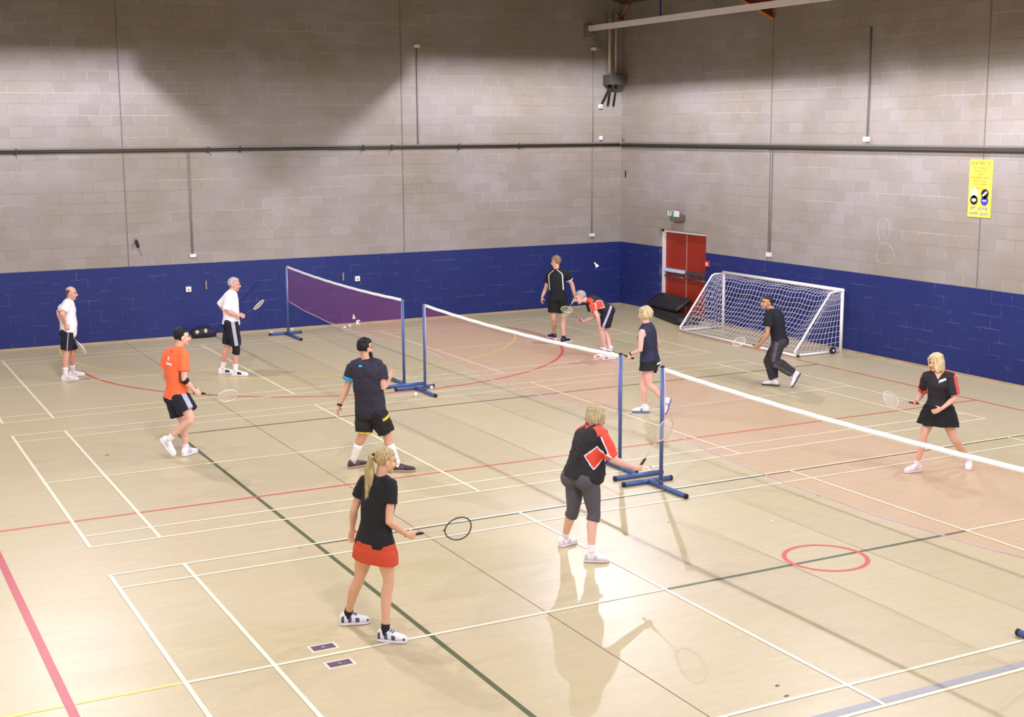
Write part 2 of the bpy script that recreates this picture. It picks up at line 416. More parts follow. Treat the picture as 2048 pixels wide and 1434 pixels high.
def back_sheet(u, v):
    y = gy1 + (gy0 - gy1) * u; s = 4 * u * (1 - u)
    L = [(gx, 1.21), (15.30, 1.19), (14.48, 0.10)]
    d = v * 1.68
    if d < 0.30: q = d / 0.30; x, z = L[0][0] + (L[1][0] - L[0][0]) * q, L[0][1] + (L[1][1] - L[0][1]) * q
    else: q = (d - 0.30) / 1.38; x, z = L[1][0] + (L[2][0] - L[1][0]) * q, L[1][1] + (L[2][1] - L[1][1]) * q
    w = math.sin(PI * v)
    x += 0.16 * w * (0.4 + 0.6 * min(1, s * 2)) + 0.012 * math.sin(u * 40 + v * 9); z -= 0.10 * w * min(1, 2.5 * s) + 0.01 * math.sin(u * 31)
    return G(x, y, max(z, 0.02))
gnet(back_sheet, 38, 15, 'back_net')
def side_sheet(y, sg):
    def f(u, v):
        z = 1.20 * (1 - v); xb = gx - 0.03
        xs = 15.30 - (1.19 - min(1.19, z)) * 0.75
        return G(xb + (max(xs, 14.47) - xb) * u, y + sg * 0.05 * math.sin(PI * u) * math.sin(PI * v), max(z - 0.03 * math.sin(PI * u), 0.03))
    return f
gnet(side_sheet(gy1, -1), 10, 11, 'side_net'); gnet(side_sheet(gy0, 1), 10, 11, 'side_net')

# ------------------------------------------------------------------ double door in the right wall
M_door = mat('red_door_paint', (150, 46, 26), 0.45, noise=0.08, nscale=5)
M_frame = mat('white_door_frame', (228, 218, 214), 0.5)
M_bar = mat('brushed_bar', (120, 116, 112), 0.35, metal=0.7)
M_barw = mat('pale_push_strip', (196, 214, 232), 0.4)
dr = thing('door_1', (XR + 0.12, (DY0 + DY1) / 2, 0), 'red double fire door with white frame and push bars', None); dr['kind'] = 'structure'
yc = (DY0 + DY1) / 2; hw = (DY1 - DY0) / 2
fm = MB()
for sg in (-1, 1): fm.box((0.02, sg * (hw - 0.035), DZ / 2), (0.11, 0.07, DZ))
fm.box((0.02, 0, DZ - 0.035), (0.11, 2 * hw, 0.07)); fm.build('door_frame', M_frame, dr)
for k, sg in enumerate((1, -1)):
    leaf = MB().box((0.045, sg * (hw - 0.07) / 2, (DZ - 0.07) / 2), (0.045, hw - 0.082, DZ - 0.085)).build('door_leaf', M_door, dr)
    y0 = sg * 0.04; y1 = sg * (hw - 0.09)
    MB().box((-0.01, (y0 + y1) / 2, 1.05), (0.06, abs(y1 - y0), 0.075)).build('push_bar', M_barw if sg > 0 else M_bar, leaf)
    for yy in (0.18, 0.5, 0.8):
        MB().box((0.0, sg * yy * hw, 0.97), (0.05, 0.07, 0.16)).build('bar_bracket', M_bar, leaf)
    MB().tube([(-0.02, y0, 0.90), (-0.02, y1, 0.90)], 0.016, 8).build('lower_rail', M_bar, leaf, True)
MB().box((0.018, 0.0, (DZ - 0.07) / 2), (0.012, 0.03, DZ - 0.1)).build('meeting_strip', mat('pink_grey_strip', (170, 120, 112), 0.5), dr)
# emergency exit sign
M_exitg = mat('exit_sign_green', (72, 132, 132), 0.5); M_fit = mat('brown_grey_fitting', (104, 92, 80), 0.5)
ex = thing('exit_sign', (XR, 5.68, 2.36), 'green and white running man exit sign on its fitting above the red door', 'exit sign')
MB().box((-0.09, -0.03, -0.02), (0.17, 0.40, 0.15)).build('light_fitting', M_fit, ex, bevel=0.012)
MB().box((-0.185, 0.0, 0.08), (0.012, 0.47, 0.135)).build('sign_panel', M_white, ex)
MB().box((-0.1935, 0.10, 0.08), (0.004, 0.25, 0.125)).build('green_field', M_exitg, ex)
rm = MB(); X = -0.197
for a, b, r in (((0.07, 0.105), (0.11, 0.06), 0.010), ((0.11, 0.06), (0.07, 0.03), 0.008), ((0.11, 0.06), (0.15, 0.035), 0.008), ((0.07, 0.10), (0.03, 0.085), 0.006), ((0.08, 0.105), (0.12, 0.11), 0.006)):
    rm.tube([(X, a[0], a[1]), (X, b[0], b[1])], r, 6)
rm.ball((X, 0.055, 0.125), 0.011, 8, 6); rm.box((X, 0.185, 0.08), (0.003, 0.05, 0.10))
rm.build('running_figure', M_white, ex)
cp = thing('fire_call_point', (XR, 4.52, 1.35), 'small red fire alarm call point on the blue wall beside the door', 'call point')
MB().box((-0.025, 0, 0), (0.05, 0.13, 0.13)).build('housing', mat('call_point_red', (214, 66, 60), 0.4), cp, bevel=0.008)
MB().box((-0.052, -0.01, -0.005), (0.006, 0.06, 0.07)).build('break_glass', M_white, cp)
# crash mats by the door
M_mat = mat('black_vinyl', (40, 37, 36), 0.5, noise=0.2, nscale=6, bump=0.2)
def mat_slab(name, pts, th, label):
    m = MB(); rs = []
    pts = [V(p) for p in pts]
    for i, p in enumerate(pts):
        d = pts[min(i + 1, len(pts) - 1)] - pts[max(i - 1, 0)]; d.z = 0; d.normalize()
        n = V((0, 0, 1)).cross(d)
        rs.append((p, n, p))
    return rs
def slab(c, L, W, T, rotz, tilt, name, label):
    o = thing(name, c, label, 'gym mat', 'black gym mats by the door'); o.rotation_euler = (0, 0, rotz)
    m = MB(); N = 14; rs = []
    for i in range(N + 1):
        t = i / N * 2 - 1; e = (1 - abs(t) ** 8) ** 0.5 * 0.12 + 0.88
        rs.append(((t * L / 2, 0, T / 2 + 0.03 * (1 - t * t) * tilt), (0, W / 2 * e, tilt * 0.5 * W * e), (0, 0, T / 2 * e)))
    m.rings(rs, 16, power=0.35).build('cover', M_mat, o, True)
    return o
slab((15.42, 5.35, 0.005), 2.2, 0.58, 0.17, math.radians(76), 0.0, 'gym_mat', 'black gym mat lying flat on the floor in front of the red door')
slab((15.60, 5.75, 0.30), 1.5, 0.42, 0.10, math.radians(83), -0.55, 'gym_mat', 'black gym mat propped on the flat one against the red door')

# ------------------------------------------------------------------ wall services
def run(name, label, cat, parts, group=None, loc=(0, 0, 0)):
    o = thing(name, loc, label, cat, group)
    for n, mb, mt, sm in parts: mb.v = [(a - loc[0], b - loc[1], c - loc[2]) for a, b, c in mb.v]; mb.build(n, mt, o, sm)
    return o
yb = YB - 0.03; xr = XR - 0.03
clips = []
for x in (-0.6, 1.45, 5.35, 6.05, 8.9, 9.6, 11.3, 12.9): clips.append(('pipe_clip', MB().box((x, yb - 0.02, 4.02), (0.02, 0.05, 0.14)), M_pipe, False))
run('cable_trunking', 'grey cable trunking with dark pipe along the end wall, halfway up', 'trunking',
    [('trunk', MB().box(((XL + XR) / 2, YB - 0.03, 4.07), (XR - XL - 0.14, 0.05, 0.035)), M_trunk, False),
     ('pipe', MB().tube([(XL + 0.02, YB - 0.034, 4.015), (XR - 0.06, YB - 0.034, 4.015)], 0.028, 10), M_pipe, True)] + clips, loc=(XM, YB, 4.0))
run('cable_trunking', 'grey cable trunking with dark pipe along the side wall above the goal', 'trunking',
    [('trunk', MB().box((XR - 0.03, (YF + YB) / 2, 4.07), (0.05, YB - YF - 0.14, 0.035)), M_trunk, False),
     ('pipe', MB().tube([(XR - 0.04, YF + 0.1, 4.0), (XR - 0.04, YB - 0.08, 4.0)], 0.034, 10), M_pipe, True)], loc=(XR, -8.0, 4.0))
def conduit(x, y, z0, z1, zbox, label, r=0.014, wall='b'):
    if wall == 'b': p0, p1 = (x, YB - 0.016, z0), (x, YB - 0.016, z1); bx = (x, YB - 0.03, zbox); bd = (0.13, 0.06, 0.07)
    else: p0, p1 = (XR - 0.016, y, z0), (XR - 0.016, y, z1); bx = (XR - 0.03, y, zbox); bd = (0.06, 0.13, 0.09)
    run('wall_conduit', label, 'conduit', [('tube', MB().tube([p0, p1], r, 8), M_conduit, True), ('outlet_box', MB().box(bx, bd), M_white, False)], 'vertical conduits with outlet boxes', loc=p0)
conduit(4.92, 0, 1.80, 4.0, 1.77, 'grey conduit dropping to a white box above the grey haired man', 0.018)
conduit(10.27, 0, 4.08, 6.28, 6.30, 'grey conduit rising from the trunking to a small box high on the end wall', 0.013)
conduit(14.96, 0, 1.84, 4.0, 1.80, 'grey conduit dropping to a box above the tall man, near the corner', 0.014)
conduit(14.98, 0, 4.08, 6.34, 6.34, 'grey conduit rising beside the pale riser pipes in the corner', 0.012)
conduit(0, 2.305, 1.78, 3.98, 1.74, 'grey conduit dropping to a white box above the goal', 0.022, 'r')
conduit(0, -0.56, 4.20, 6.30, 4.19, 'grey conduit with a box just above the side wall trunking', 0.018, 'r')
M_riser = mat('cream_riser_pipe', (190, 180, 160), 0.45)
run('riser_pipes', 'two pale riser pipes entering a grey junction box high in the corner', 'pipes',
    [('riser', MB().tube([(15.36, YB - 0.16, 5.70), (15.36, YB - 0.16, 7.22)], 0.034, 10), M_riser, True),
     ('riser', MB().tube([(15.54, YB - 0.16, 5.70), (15.54, YB - 0.16, 7.19)], 0.027, 10), M_riser, True),
     ('riser_collar', MB().tube([(15.36, YB - 0.16, 7.06), (15.36, YB - 0.16, 7.10)], 0.045, 10), M_conduit, True), ('riser_collar', MB().tube([(15.54, YB - 0.16, 7.03), (15.54, YB - 0.16, 7.07)], 0.037, 10), M_conduit, True),
     ('junction_box', MB().box((15.50, YB - 0.16, 5.60), (0.46, 0.30, 0.24)), mat('grey_box', (84, 78, 72), 0.5), False),
     ('cable', MB().tube([(15.36, YB - 0.16, 5.5), (15.32, YB - 0.12, 5.3), (15.20, YB - 0.06, 5.02)], 0.020, 8), M_cap, True),
     ('cable', MB().tube([(15.40, YB - 0.16, 5.5), (15.385, YB - 0.12, 5.25), (15.385, YB - 0.05, 4.99)], 0.026, 8), M_cap, True),
     ('cable', MB().tube([(15.56, YB - 0.16, 5.5), (15.545, YB - 0.12, 5.25), (15.545, YB - 0.05, 4.98)], 0.023, 8), M_cap, True)], loc=(15.5, YB, 5.6))
def wbox(c, d, label, mt=None, dot=True, name='wall_box', cat='wall box', wall='b', dotm=None):
    o = thing(name, c, label, cat)
    MB().box((0, 0, 0), d).build('plate', mt or M_white, o, bevel=0.004)
    if dot:
        e = (0, -d[1] / 2 - 0.002, -0.01) if wall == 'b' else (-d[0] / 2 - 0.002, 0, -0.01)
        MB().box(e, (0.03, 0.004, 0.03) if wall == 'b' else (0.004, 0.03, 0.03)).build('socket_hole', dotm or M_fit, o)
wbox((15.19, YB - 0.03, 4.96), (0.09, 0.06, 0.10), 'small white box at the end of the left corner cable')
wbox((15.20, YB - 0.03, 4.19), (0.07, 0.06, 0.09), 'small white box on top of the end wall trunking near the corner', dot=False)
wbox((XR - 0.03, 8.14, 4.20), (0.06, 0.07, 0.10), 'small grey box above the trunking at the corner of the side wall', M_conduit, False, wall='r')
wbox((4.795, YB - 0.02, 1.045), (0.115, 0.04, 0.115), 'white socket on the blue wall left of the grey haired man', name='wall_socket', cat='socket')
wbox((8.69, YB - 0.02, 1.055), (0.115, 0.04, 0.115), 'white socket on the blue wall above the furthest net', name='wall_socket', cat='socket')
M_strap = mat('ochre_strap', (150, 134, 92), 0.7)
wbox((5.185, YB - 0.012, 1.11), (0.03, 0.024, 0.19), 'narrow ochre strip on the blue wall beside the left socket', M_strap, False, 'wall_strip', 'strip')
wbox((8.35, YB - 0.012, 1.12), (0.03, 0.024, 0.18), 'narrow ochre strip on the blue wall left of the right socket', M_strap, False, 'wall_strip', 'strip')
wbox((XR - 0.012, 8.05, 3.30), (0.024, 0.03, 0.16), 'dark slot plate on the side wall close to the corner', M_cap, False, 'wall_strip', 'strip', 'r')
o = thing('wall_hook', (3.74, YB, 2.08), 'black bracket sticking out of the end wall above the bald man', 'bracket')
MB().tube([(0, 0, 0.06), (-0.005, -0.05, 0.04), (0.0, -0.11, -0.02), (0.01, -0.12, -0.08)], [0.025, 0.03, 0.038, 0.03], 8).build('arm', M_cap, o, True)
MB().box((-0.005, -0.008, 0.06), (0.07, 0.016, 0.09)).build('back_plate', M_conduit, o)

# roof steel in view at the top right
bm_ = thing('ceiling_beam', (14.86, YB, 6.82), 'pale steel beam running along the hall high up on the right', 'beam')
MB().box((0, -7.5, 0.0), (0.09, 14.9, 0.125)).build('beam', M_beam, bm_)
MB().box((-0.02, -0.03, -0.05), (0.22, 0.06, 0.30)).build('end_plate', M_trunk, bm_)
bg = MB(); bg.add([(-0.0, -0.02, -0.12), (0.34, -0.02, -0.5), (0.42, -0.02, -0.5), (0.16, -0.02, -0.12), (-0.0, -0.08, -0.12), (0.34, -0.04, -0.5), (0.42, -0.04, -0.5), (0.16, -0.08, -0.12)],
       [(0, 1, 2, 3), (4, 7, 6, 5), (0, 4, 5, 1), (3, 2, 6, 7), (1, 5, 6, 2), (0, 3, 7, 4)]); bg.build('bracket', M_trunk, bm_)
MB().tube([(0, -3.1, 0.08), (0, -3.1, 1.4)], 0.022, 8).build('hanger_rod', mat('blue_rod', (44, 48, 110), 0.5), bm_, True)
def rafter(y, label, pts, top):
    """pts: bottom flange line in (x, z), starting at the wall"""
    (x0, z0), (x1, z1) = pts
    o = thing('roof_rafter', (XR, y, z0), label, 'rafter'); vs = []
    for sg in (-0.012, 0.012): vs += [(x0 - XR, sg, 0.02), (x1 - XR, sg, z1 - z0 + 0.02), (x1 - XR, sg, top[1] - z0), (x0 - XR, sg, top[0] - z0)]
    MB().add(vs, [(0, 1, 2, 3), (7, 6, 5, 4), (0, 4, 5, 1), (1, 5, 6, 2), (2, 6, 7, 3), (3, 7, 4, 0)]).build('web', M_steel, o)
    MB().rings([((x0 - XR, 0, 0.0), (0, 0.08, 0), (0, 0, 0.016)), ((x1 - XR, 0, z1 - z0), (0, 0.08, 0), (0, 0, 0.016))], 4).build('bottom_flange', M_orange_edge, o)
rafter(2.42, 'rust red roof rafter knee meeting the side wall under the roof', ((15.80, 6.66), (14.3, 7.30)), (7.38, 7.8))
cb = thing('corner_brace', (15.72, 8.2, 7.15), 'thin rust coloured brace in the top corner of the hall', 'brace')
MB().tube([(0, 0.0, -0.02), (0, -0.36, 0.24)], 0.028, 8).build('brace_bar', M_orange_edge, cb, True)
MB().box((0.05, 0.04, -0.03), (0.09, 0.06, 0.12)).build('fixing_plate', M_steel, cb)
PD={}
PD['bald']=dict(base=(1.550,4.308),head=(0.137,-0.072,1.573),top=(0.144,-0.075,1.693),neck=(0.102,-0.053,1.459),nose=(0.255,-0.134,1.547),Rs=(0.030,-0.230,1.386),Re=(-0.089,-0.360,1.238),Rw=(-0.024,-0.213,1.044),Rh=(0.007,-0.230,0.954),Ls=(0.108,0.158,1.365),Le=(-0.039,0.359,1.205),Lw=(-0.020,0.236,1.015),Lh=(0.005,0.178,0.930),hip=(0.047,-0.025,0.855),Rp=(0.024,-0.125,0.870),Lp=(0.079,0.072,0.847),Rk=(-0.025,-0.123,0.491),Lk=(0.126,0.069,0.457),Rfh=(-0.106,-0.094,0.000),Rft=(0.152,-0.129,0.000),Lfh=(0.088,0.282,0.000),Lft=(0.323,0.300,0.000))
PD['grey']=dict(base=(4.321,3.271),head=(0.058,-0.030,1.672),top=(0.063,-0.033,1.806),neck=(0.013,-0.007,1.560),nose=(0.189,-0.099,1.640),Rs=(-0.071,-0.177,1.497),Re=(-0.153,-0.191,1.225),Rw=(0.033,-0.266,1.130),Rh=(0.131,-0.294,1.120),Ls=(0.035,0.196,1.479),Le=(-0.109,0.362,1.250),Lw=(0.018,0.352,1.107),Lh=(0.086,0.294,1.067),hip=(-0.021,0.011,0.967),Rp=(-0.036,-0.094,0.981),Lp=(-0.009,0.118,0.960),Rk=(0.015,-0.143,0.497),Lk=(-0.072,0.151,0.498),Rfh=(-0.061,-0.037,0.000),Rft=(0.193,-0.198,0.000),Lfh=(-0.171,0.231,0.000),Lft=(0.019,0.214,0.000))
PD['orange']=dict(base=(1.938,-2.457),head=(0.055,-0.029,1.666),top=(0.053,-0.028,1.795),neck=(0.009,-0.005,1.527),nose=(0.168,-0.032,1.625),Rs=(0.028,-0.161,1.450),Re=(0.008,-0.230,1.109),Rw=(0.148,-0.191,0.935),Rh=(0.234,-0.168,0.874),Ls=(-0.077,0.199,1.428),Le=(-0.138,0.298,1.121),Lw=(-0.039,0.427,0.934),Lh=(0.016,0.466,0.850),hip=(-0.041,0.022,0.833),Rp=(-0.010,-0.085,0.837),Lp=(-0.067,0.125,0.814),Rk=(0.073,-0.241,0.552),Lk=(0.061,0.081,0.406),Rfh=(-0.291,0.017,0.216),Rft=(-0.163,-0.072,0.011),Lfh=(-0.013,-0.026,0.000),Lft=(0.227,0.142,0.000))
PD['beard']=dict(base=(3.965,-4.518),head=(-0.100,0.053,1.640),top=(-0.104,0.054,1.754),neck=(-0.084,0.044,1.491),nose=(0.029,0.098,1.594),Rs=(0.056,-0.052,1.414),Re=(0.066,-0.148,1.136),Rw=(0.205,0.006,1.204),Rh=(0.252,0.037,1.249),Ls=(-0.222,0.162,1.406),Le=(-0.300,0.225,1.108),Lw=(-0.408,0.214,0.892),Lh=(-0.444,0.210,0.795),hip=(-0.053,0.028,0.829),Rp=(-0.001,-0.034,0.821),Lp=(-0.103,0.099,0.814),Rk=(0.135,-0.048,0.499),Lk=(-0.136,0.071,0.518),Rfh=(0.211,-0.147,0.000),Rft=(0.407,-0.244,0.000),Lfh=(-0.216,0.302,0.000),Lft=(-0.047,0.351,0.000))
PD['girl']=dict(base=(1.764,-9.960),head=(0.102,-0.053,1.604),top=(0.104,-0.055,1.715),neck=(0.061,-0.032,1.461),nose=(0.201,-0.049,1.552),Rs=(0.108,-0.136,1.401),Re=(0.066,-0.193,1.095),Rw=(0.251,-0.132,0.940),Rh=(0.348,-0.115,0.907),Ls=(-0.038,0.110,1.388),Le=(-0.116,0.174,1.132),Lw=(-0.088,0.295,0.935),Lh=(-0.099,0.323,0.821),hip=(0.011,-0.006,0.842),Rp=(0.055,-0.085,0.850),Lp=(-0.035,0.086,0.834),Rk=(0.092,-0.093,0.534),Lk=(-0.097,0.141,0.508),Rfh=(-0.021,-0.094,0.000),Rft=(0.181,-0.250,0.000),Lfh=(-0.140,0.412,0.000),Lft=(0.036,0.365,0.000))
PD['cap']=dict(base=(4.555,-8.866),head=(0.124,-0.009,1.486),top=(0.124,-0.008,1.605),neck=(0.066,-0.035,1.371),nose=(0.270,0.039,1.423),Rs=(0.091,-0.183,1.317),Re=(0.162,-0.266,1.076),Rw=(0.477,-0.228,0.935),Rh=(0.593,-0.220,0.919),Ls=(0.045,0.146,1.275),Le=(0.150,0.283,1.023),Lw=(0.318,0.341,0.872),Lh=(0.401,0.354,0.833),hip=(-0.019,0.010,0.848),Rp=(-0.000,-0.090,0.850),Lp=(-0.050,0.116,0.833),Rk=(0.034,-0.131,0.487),Lk=(-0.065,0.125,0.474),Rfh=(-0.112,-0.188,0.000),Rft=(0.108,-0.309,0.000),Lfh=(-0.060,0.366,0.000),Lft=(0.119,0.425,0.000))
PD['navy']=dict(base=(9.037,-3.248),head=(-0.039,0.020,1.572),top=(-0.040,0.021,1.690),neck=(-0.024,0.012,1.437),nose=(-0.112,0.115,1.540),Ls=(-0.181,-0.097,1.296),Le=(-0.234,-0.159,1.055),Lw=(-0.311,-0.006,0.984),Lh=(-0.334,0.040,0.876),Rs=(0.139,0.085,1.334),Re=(0.285,0.133,1.077),Rw=(0.295,0.274,0.922),Rh=(0.276,0.364,0.870),hip=(0.026,-0.014,0.821),Lp=(-0.046,-0.089,0.832),Rp=(0.105,0.058,0.807),Lk=(-0.048,-0.133,0.489),Rk=(-0.010,0.118,0.443),Rfh=(0.070,0.047,0.000),Rft=(-0.139,0.208,0.000),Lfh=(0.273,-0.256,0.177),Lft=(0.158,-0.309,-0.009))
PD['black']=dict(base=(12.191,-2.444),head=(-0.147,0.077,1.467),top=(-0.144,0.076,1.589),neck=(-0.049,0.026,1.349),nose=(-0.273,0.087,1.489),Ls=(-0.229,-0.094,1.274),Le=(-0.265,-0.110,0.958),Lw=(-0.330,0.004,0.758),Lh=(-0.348,0.070,0.718),Rs=(0.112,0.144,1.247),Re=(0.158,0.290,0.989),Rw=(-0.007,0.286,0.795),Rh=(-0.070,0.285,0.762),hip=(0.061,-0.032,0.795),Lp=(-0.016,-0.105,0.786),Rp=(0.146,0.037,0.779),Lk=(-0.100,-0.106,0.456),Rk=(-0.019,0.145,0.443),Rfh=(0.089,0.011,0.000),Rft=(-0.064,0.221,0.000),Lfh=(0.318,-0.280,0.152),Lft=(0.168,-0.314,-0.012))
PD['blonde']=dict(base=(10.349,-8.076),head=(-0.070,0.037,1.443),top=(-0.078,0.041,1.574),neck=(-0.021,0.011,1.311),nose=(-0.228,0.007,1.422),Rs=(-0.130,0.136,1.247),Re=(-0.052,0.253,1.007),Rw=(-0.246,0.163,0.922),Rh=(-0.343,0.146,0.908),Ls=(0.038,-0.133,1.269),Le=(0.042,-0.203,1.004),Lw=(-0.204,-0.232,0.896),Lh=(-0.315,-0.207,0.858),hip=(-0.012,0.006,0.820),Rp=(-0.043,0.079,0.803),Lp=(0.021,-0.067,0.810),Rk=(-0.230,0.030,0.492),Lk=(0.103,-0.167,0.447),Rfh=(-0.170,0.106,0.000),Rft=(-0.420,0.137,0.000),Lfh=(0.574,-0.003,0.000),Lft=(0.384,-0.171,0.000))
PD['tall']=dict(base=(11.442,3.745),head=(-0.057,0.030,1.679),top=(-0.057,0.030,1.796),neck=(-0.057,0.030,1.531),nose=(-0.129,0.147,1.630),Ls=(-0.152,0.114,1.441),Le=(-0.197,0.216,1.112),Lw=(-0.286,0.206,0.949),Lh=(-0.325,0.171,0.829),Rs=(0.121,-0.097,1.442),Re=(0.266,-0.083,1.200),Rw=(0.338,-0.087,0.942),Rh=(0.321,-0.101,0.825),hip=(-0.026,0.013,0.920),Lp=(-0.087,0.068,0.918),Rp=(0.032,-0.039,0.922),Lk=(-0.102,0.053,0.504),Rk=(0.078,-0.041,0.503),Lfh=(0.095,0.298,0.000),Lft=(0.063,0.625,0.000),Rfh=(-0.048,-0.220,0.000),Rft=(0.195,-0.136,0.000))
PD['bent']=dict(base=(11.162,1.485),head=(-0.422,0.199,1.203),top=(-0.436,0.229,1.344),neck=(-0.295,0.155,1.161),nose=(-0.510,0.233,1.095),Ls=(-0.299,-0.047,1.097),Le=(-0.258,-0.181,0.854),Lw=(-0.184,-0.129,0.663),Lh=(-0.154,-0.111,0.596),Rs=(-0.177,0.296,1.098),Re=(-0.027,0.330,0.768),Rw=(-0.202,0.445,0.687),Rh=(-0.279,0.485,0.695),hip=(0.071,-0.037,0.915),Lp=(0.018,-0.122,0.921),Rp=(0.120,0.050,0.910),Lk=(-0.114,-0.076,0.572),Rk=(0.052,0.085,0.531),Lfh=(0.023,0.008,0.000),Lft=(-0.129,0.052,0.000),Rfh=(0.070,-0.167,0.000),Rft=(-0.053,-0.160,0.000))
RK={}
RK['bald']=('R',(0.505,0.159,-0.848))
RK['grey']=('R',(0.816,0.478,0.326))
RK['orange']=('R',(0.948,0.235,-0.216))
RK['girl']=('R',(0.997,0.056,-0.046))
RK['cap']=('R',(0.542,-0.158,0.825))
RK['navy']=('L',(-0.394,0.900,0.187))
RK['black']=('L',(-0.057,0.998,0.033))
RK['blonde']=('R',(-0.972,-0.092,0.217))
RK['tall']=('R',(-0.694,-0.500,-0.518))
RK['bent']=('R',(-0.088,0.935,0.345))
# ------------------------------------------------------------------ people
import numpy as np
def rot_to(zdir, xhint):
    z = zdir.normalized(); x = (xhint - z * xhint.dot(z))
    if x.length < 1e-5: x = z.orthogonal()
    x.normalize(); y = z.cross(x)
    return Matrix((x, y, z)).transposed()
_cl = bpy.data.textures.new('cloth_folds', 'CLOUDS'); _cl.noise_scale = 0.11; _cl.noise_depth = 2
_hr = bpy.data.textures.new('hair_tufts', 'CLOUDS'); _hr.noise_scale = 0.025; _hr.noise_depth = 2
def baked(mb, name, parent, mats, voxel=0.006, smooth=4, classify=None, folds=0.0, tex=None):
    """join overlapping closed pieces into one continuous surface"""
    o = mb.build(name, mats, parent, True)
    r = o.modifiers.new('r', 'REMESH'); r.mode = 'VOXEL'; r.voxel_size = voxel; r.use_smooth_shade = True
    if folds:
        d = o.modifiers.new('d', 'DISPLACE'); d.texture = tex or _cl; d.strength = folds; d.mid_level = 0.5; d.texture_coords = 'GLOBAL' if False else 'LOCAL'
    s = o.modifiers.new('s', 'SMOOTH'); s.factor = 0.5; s.iterations = smooth
    dg = bpy.context.evaluated_depsgraph_get(); ev = o.evaluated_get(dg)
    me = bpy.data.meshes.new_from_object(ev)
    old = o.data; o.modifiers.clear(); o.data = me; bpy.data.meshes.remove(old); me.name = name
    me.materials.clear()
    for m in (mats if isinstance(mats, (list, tuple)) else [mats]): me.materials.append(m)
    n = len(me.polygons); me.polygons.foreach_set('use_smooth', [True] * n)
    mi = np.zeros(n, dtype=np.int32)
    if classify:
        vc = np.zeros(len(me.vertices) * 3); me.vertices.foreach_get('co', vc); vc = vc.reshape(-1, 3)
        lp = np.zeros(len(me.loops), dtype=np.int32); me.loops.foreach_get('vertex_index', lp)
        st = np.zeros(n, dtype=np.int32); me.polygons.foreach_get('loop_start', st)
        nx = np.zeros(n, dtype=np.int32); me.polygons.foreach_get('loop_total', nx)
        cen = (vc[lp[st]] + vc[lp[st + 1]] + vc[lp[st + 2]] + vc[lp[np.minimum(st + 3, st + nx - 1)]]) / 4
        mi[:] = classify(cen)
    me.polygons.foreach_set('material_index', mi); me.update()
    return o
A3 = lambda v: np.array(v)
def seg(cen, a, b):
    """parameter and distance of points along a segment"""
    a, b = A3(a), A3(b); d = b - a; L2 = (d * d).sum()
    t = ((cen - a) @ d) / L2
    q = a + np.clip(t, 0, 1)[:, None] * d
    return t, np.sqrt(((cen - q) ** 2).sum(1))

M_eye = mat('dark_eye', (40, 30, 26), 0.3); M_lip = mat('lip', (176, 104, 96), 0.5)
M_black = mat('black_cloth', (26, 25, 28), 0.85, noise=0.15, nscale=12)

def hair_mat(name, col):
    if name in MATS: return MATS[name]
    w = NT(name); tc = w.n('TexCoord'); mp = w.n('Mapping', {'Vector': tc.outputs['Object'], 'Scale': (95, 95, 9)})
    a = w.n('TexNoise', {'Vector': mp.outputs[0], 'Scale': 1.0, 'Detail': 3.0}).outputs['Fac']; c = rgb(*col)
    w.set('Base Color', w.mix(w.ramp(a, .32, .68), tuple(x * .42 for x in c[:3]) + (1,), tuple(min(1, x * 1.25) for x in c[:3]) + (1,)))
    w.set('Roughness', .55); w.set('Specular IOR Level', .3)
    w.set('Normal', w.n('Bump', {'Strength': .6, 'Distance': .006, 'Height': a}).outputs[0])
    return w.m

